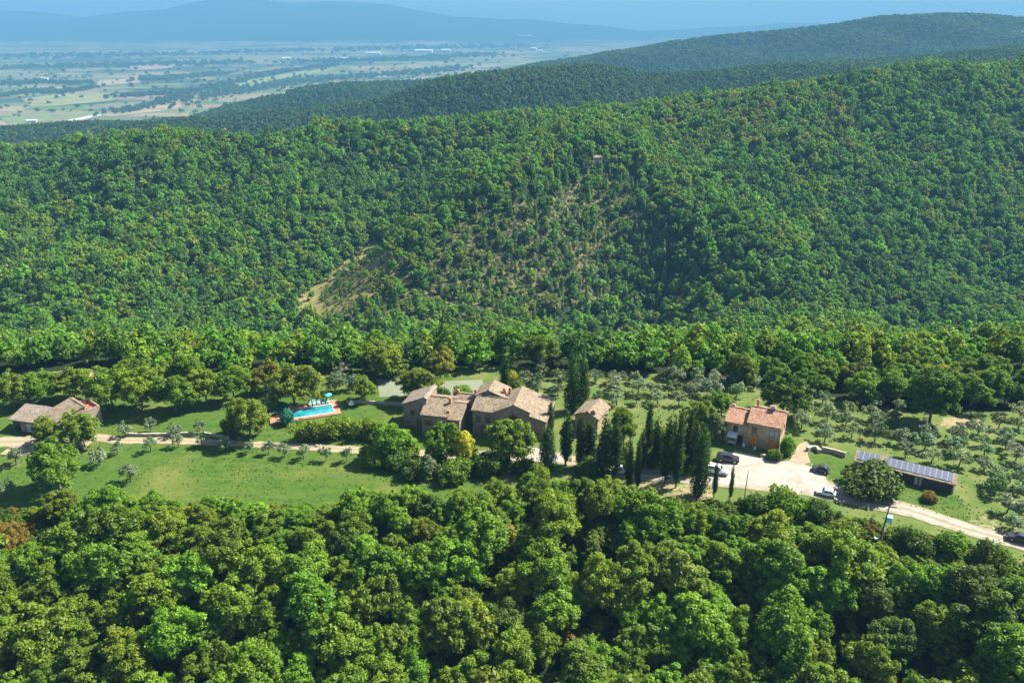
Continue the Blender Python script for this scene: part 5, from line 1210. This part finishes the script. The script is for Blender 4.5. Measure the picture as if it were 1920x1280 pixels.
# belts of trees and copses on the plain
pl = []
def belt(pix, wd, n):
    c = np.array([hit(*q_, 1900)[:2] for q_ in pix])
    for _ in range(n):
        i = R_.randrange(len(c) - 1); t = R_.random(); pt = c[i] + (c[i + 1] - c[i]) * t; pl.append((pt[0] + R_.gauss(0, wd), pt[1] + R_.gauss(0, wd * 1.6)))
belt([(215, 214), (300, 195), (345, 175), (420, 160), (500, 140), (560, 132), (640, 122)], 26, 520)
belt([(0, 182), (60, 172), (110, 176), (180, 165)], 24, 220); belt([(225, 182), (300, 178), (325, 172)], 22, 160); belt([(20, 160), (70, 155), (160, 158)], 30, 200)
belt([(350, 190), (480, 165), (600, 150), (760, 140), (860, 130)], 60, 700); belt([(260, 150), (330, 148), (420, 140)], 40, 260); belt([(0, 128), (150, 126), (300, 122), (460, 120)], 90, 420)
belt([(560, 118), (760, 112), (930, 104)], 80, 420); belt([(0, 108), (300, 104), (700, 94), (980, 88)], 160, 600)
for _ in range(650):
    uu, vv = R_.uniform(-40, 1150), R_.triangular(95, 235, 150); pt = hit(uu, vv, 1900)
    if pt[2] < -215: pl.append((pt[0], pt[1]))
pl = np.array(pl); zl = ground(pl[:, 0], pl[:, 1]); k = len(pl); s6 = rng.uniform(.8, 1.5, k) * np.interp(pl[:, 1], [2000, 4000, 9000], [1.0, 1.5, 3.0])
scatter('plain_trees', np.column_stack([pl, zl - .3]), np.stack([s6, s6, s6 * .8], -1), rng.uniform(0, 6.28, k), rng.integers(0, 4, k), tones(k, [[.5, .5]] * k, [GREEN, DARK], .62), VARX, 'belts of trees and copses across the far plain', 'trees')

# ------------------------------------------------------------------ fields and far buildings
def field(name, pix, c, label):
    m_ = simple(name + '_soil', tuple(x_ * .5 for x_ in c), 0.95, var=.25, scale=.012)
    pts = [hit(*q_, 1900) for q_ in pix]; n_ = len(pts)
    o = mesh_obj(name, [(a[0], a[1], a[2] + 1.2) for a in pts], [tuple(range(n_))], m_)
    if o.data.polygons[0].normal.z < 0: o.data.flip_normals()
    return tag(o, label, None, None, 'structure')
field('field', [(190, 217), (345, 176), (362, 183), (330, 206), (212, 219)], (.40, .30, .17), 'long tan field beside the tree belt on the plain')
field('field', [(98, 232), (185, 214), (192, 217), (120, 233)], (.66, .62, .52), 'narrow whitish strip at the near end of the tan field')
field('field', [(60, 203), (210, 190), (230, 178), (150, 172), (40, 186)], (.30, .30, .09), 'yellow-green field left of the tan field')
field('field', [(0, 222), (90, 212), (100, 226), (20, 236)], (.22, .27, .08), 'green field at the left picture edge')
field('field', [(185, 152), (265, 147), (262, 156), (180, 162)], (.48, .34, .20), 'pale brown field in the middle of the plain')
field('field', [(240, 124), (330, 117), (322, 128), (250, 133)], (.46, .30, .20), 'brownish field far out on the plain')
field('field', [(430, 158), (560, 134), (640, 128), (560, 145), (460, 165)], (.28, .31, .09), 'green riverside field beyond the tree belt')
field('field', [(520, 154), (556, 154), (552, 160), (518, 159)], (.62, .50, .36), 'pale bare plot behind the wooded ridge')
field('field', [(745, 150), (805, 146), (802, 152), (750, 156)], (.60, .46, .34), 'pale bare plot at the foot of the right hills')
def hutch(u, v, L, W_, H_, yaw, wall, roof, label, name='farm_building', cat='building', ymin=500, flat=False):
    b_ = hit(u, v, ymin); t_ = empty(name, (b_[0], b_[1], b_[2]), yaw, label, cat)
    hw = L / 2; rr = H_ if flat else H_ + W_ * .22
    MB().extrude([(-W_/2, -2), (-W_/2, H_), (0, rr - .05), (W_/2, H_), (W_/2, -2)], -hw, hw).build('wall', wall, t_)
    rb = MB()
    for sg in (-1, 1): rb.hexa([(-hw-.4, 0, rr), (hw+.4, 0, rr), (hw+.4, sg*(W_/2+.5), H_-.1), (-hw-.4, sg*(W_/2+.5), H_-.1)], [(-hw-.4, 0, rr+.25), (hw+.4, 0, rr+.25), (hw+.4, sg*(W_/2+.5), H_+.15), (-hw-.4, sg*(W_/2+.5), H_+.15)])
    rb.build('roof', roof, t_)
    for kx in (-.25, .25): MB().box(kx*L-.6, kx*L+.6, -W_/2-.05, -W_/2+.05, H_*.35, H_*.75).build('window', M_GLASS, t_)
    return t_
hutch(427, 250, 13, 8, 4.5, .1, M_PLASTER, M_ROOFFAR, 'pink-roofed cottage beside the olive field on the hill crest', 'cottage', 'house', 560)
hutch(226, 262, 12, 7, 4.0, -.2, M_PINK, M_ROOFFAR, 'small reddish house among trees on the left hill crest', 'cottage', 'house', 560)
hutch(1118, 303, 7, 5, 3.0, .4, M_PLASTER, M_TILE, 'tiny pale hut in the clearing high on the hillside', 'hut', 'hut', 500)
hutch(513, 180, 16, 9, 6, .2, M_WHITE, M_ROOFFAR, 'white house on the wooded ridge above the plain', 'house', 'house', 1000)
hutch(1145, 134, 18, 8, 5, -.2, M_PLASTER, M_TILE_G, 'low pale house on the dark ridge at centre right', 'house', 'house', 1000)
hutch(1905, 64, 60, 10, 6, .05, M_WHITE, M_PLASTER, 'long white building on the far hill at right edge', 'house', 'building', 1500)
for k, (u_, v_, L_, W2, H2, lb) in enumerate([
 (700, 102, 130, 40, 12, 'long white warehouse among the distant buildings, left end of the pale group'), (795, 98, 170, 50, 14, 'longest white warehouse in the middle of the distant pale group'),
 (836, 97, 90, 40, 14, 'bright white warehouse right of the longest one'), (640, 112, 110, 36, 10, 'white shed beside the far riverside field'), (540, 112, 90, 34, 10, 'solitary white shed on the plain left of the warehouses'),
 (668, 113, 70, 30, 10, 'small white shed next to the one by the riverside field'), (905, 100, 80, 30, 10, 'pale shed right of the warehouse group'), (985, 70, 180, 50, 14, 'pale long shed far out before the haze'),
 (84, 150, 40, 14, 8, 'white farmhouse on the far left plain'), (60, 230, 30, 12, 7, 'white farm at the near left edge of the plain'), (962, 92, 60, 30, 14, 'pale village house at the left side of the far village'),
 (1000, 94, 70, 30, 16, 'white village block in the middle of the far village'), (1022, 90, 60, 26, 14, 'pale village house at the right side of the far village'), (978, 97, 50, 24, 12, 'pale village house at the near side of the far village'), (1012, 98, 50, 24, 12, 'low village house below the white village block'), (885, 112, 50, 20, 9, 'small pale house below the distant warehouses'), (815, 112, 60, 24, 9, 'small pale house at the foot of the far hills')]):
    hutch(u_, v_, L_, W2, H2, R_.uniform(-.3, .3), M_WHITE if 'white' in lb else M_PLASTER, M_WHITE if 'white' in lb else M_ROOFFAR, lb, 'farm_building' if 'village' not in lb else 'village_house', 'building', 1900)

# ------------------------------------------------------------------ haze
hz = MB(); hz.box(-20000, 20000, -600, 20500, float(ZG.min()) - 4, float(ZG.max()) + 25)
t = MT('haze'); pv = t.n('ShaderNodeVolumePrincipled')
pv.inputs['Color'].default_value = (*HAZE_COLOR, 1); pv.inputs['Density'].default_value = HAZE_DENSITY; pv.inputs['Anisotropy'].default_value = HAZE_ANISO
t.l(pv.outputs[0], t.out.inputs['Volume'])
tag(hz.build('haze', t.m), 'pale blue haze over the far plain and hills', 'haze', None, 'stuff')
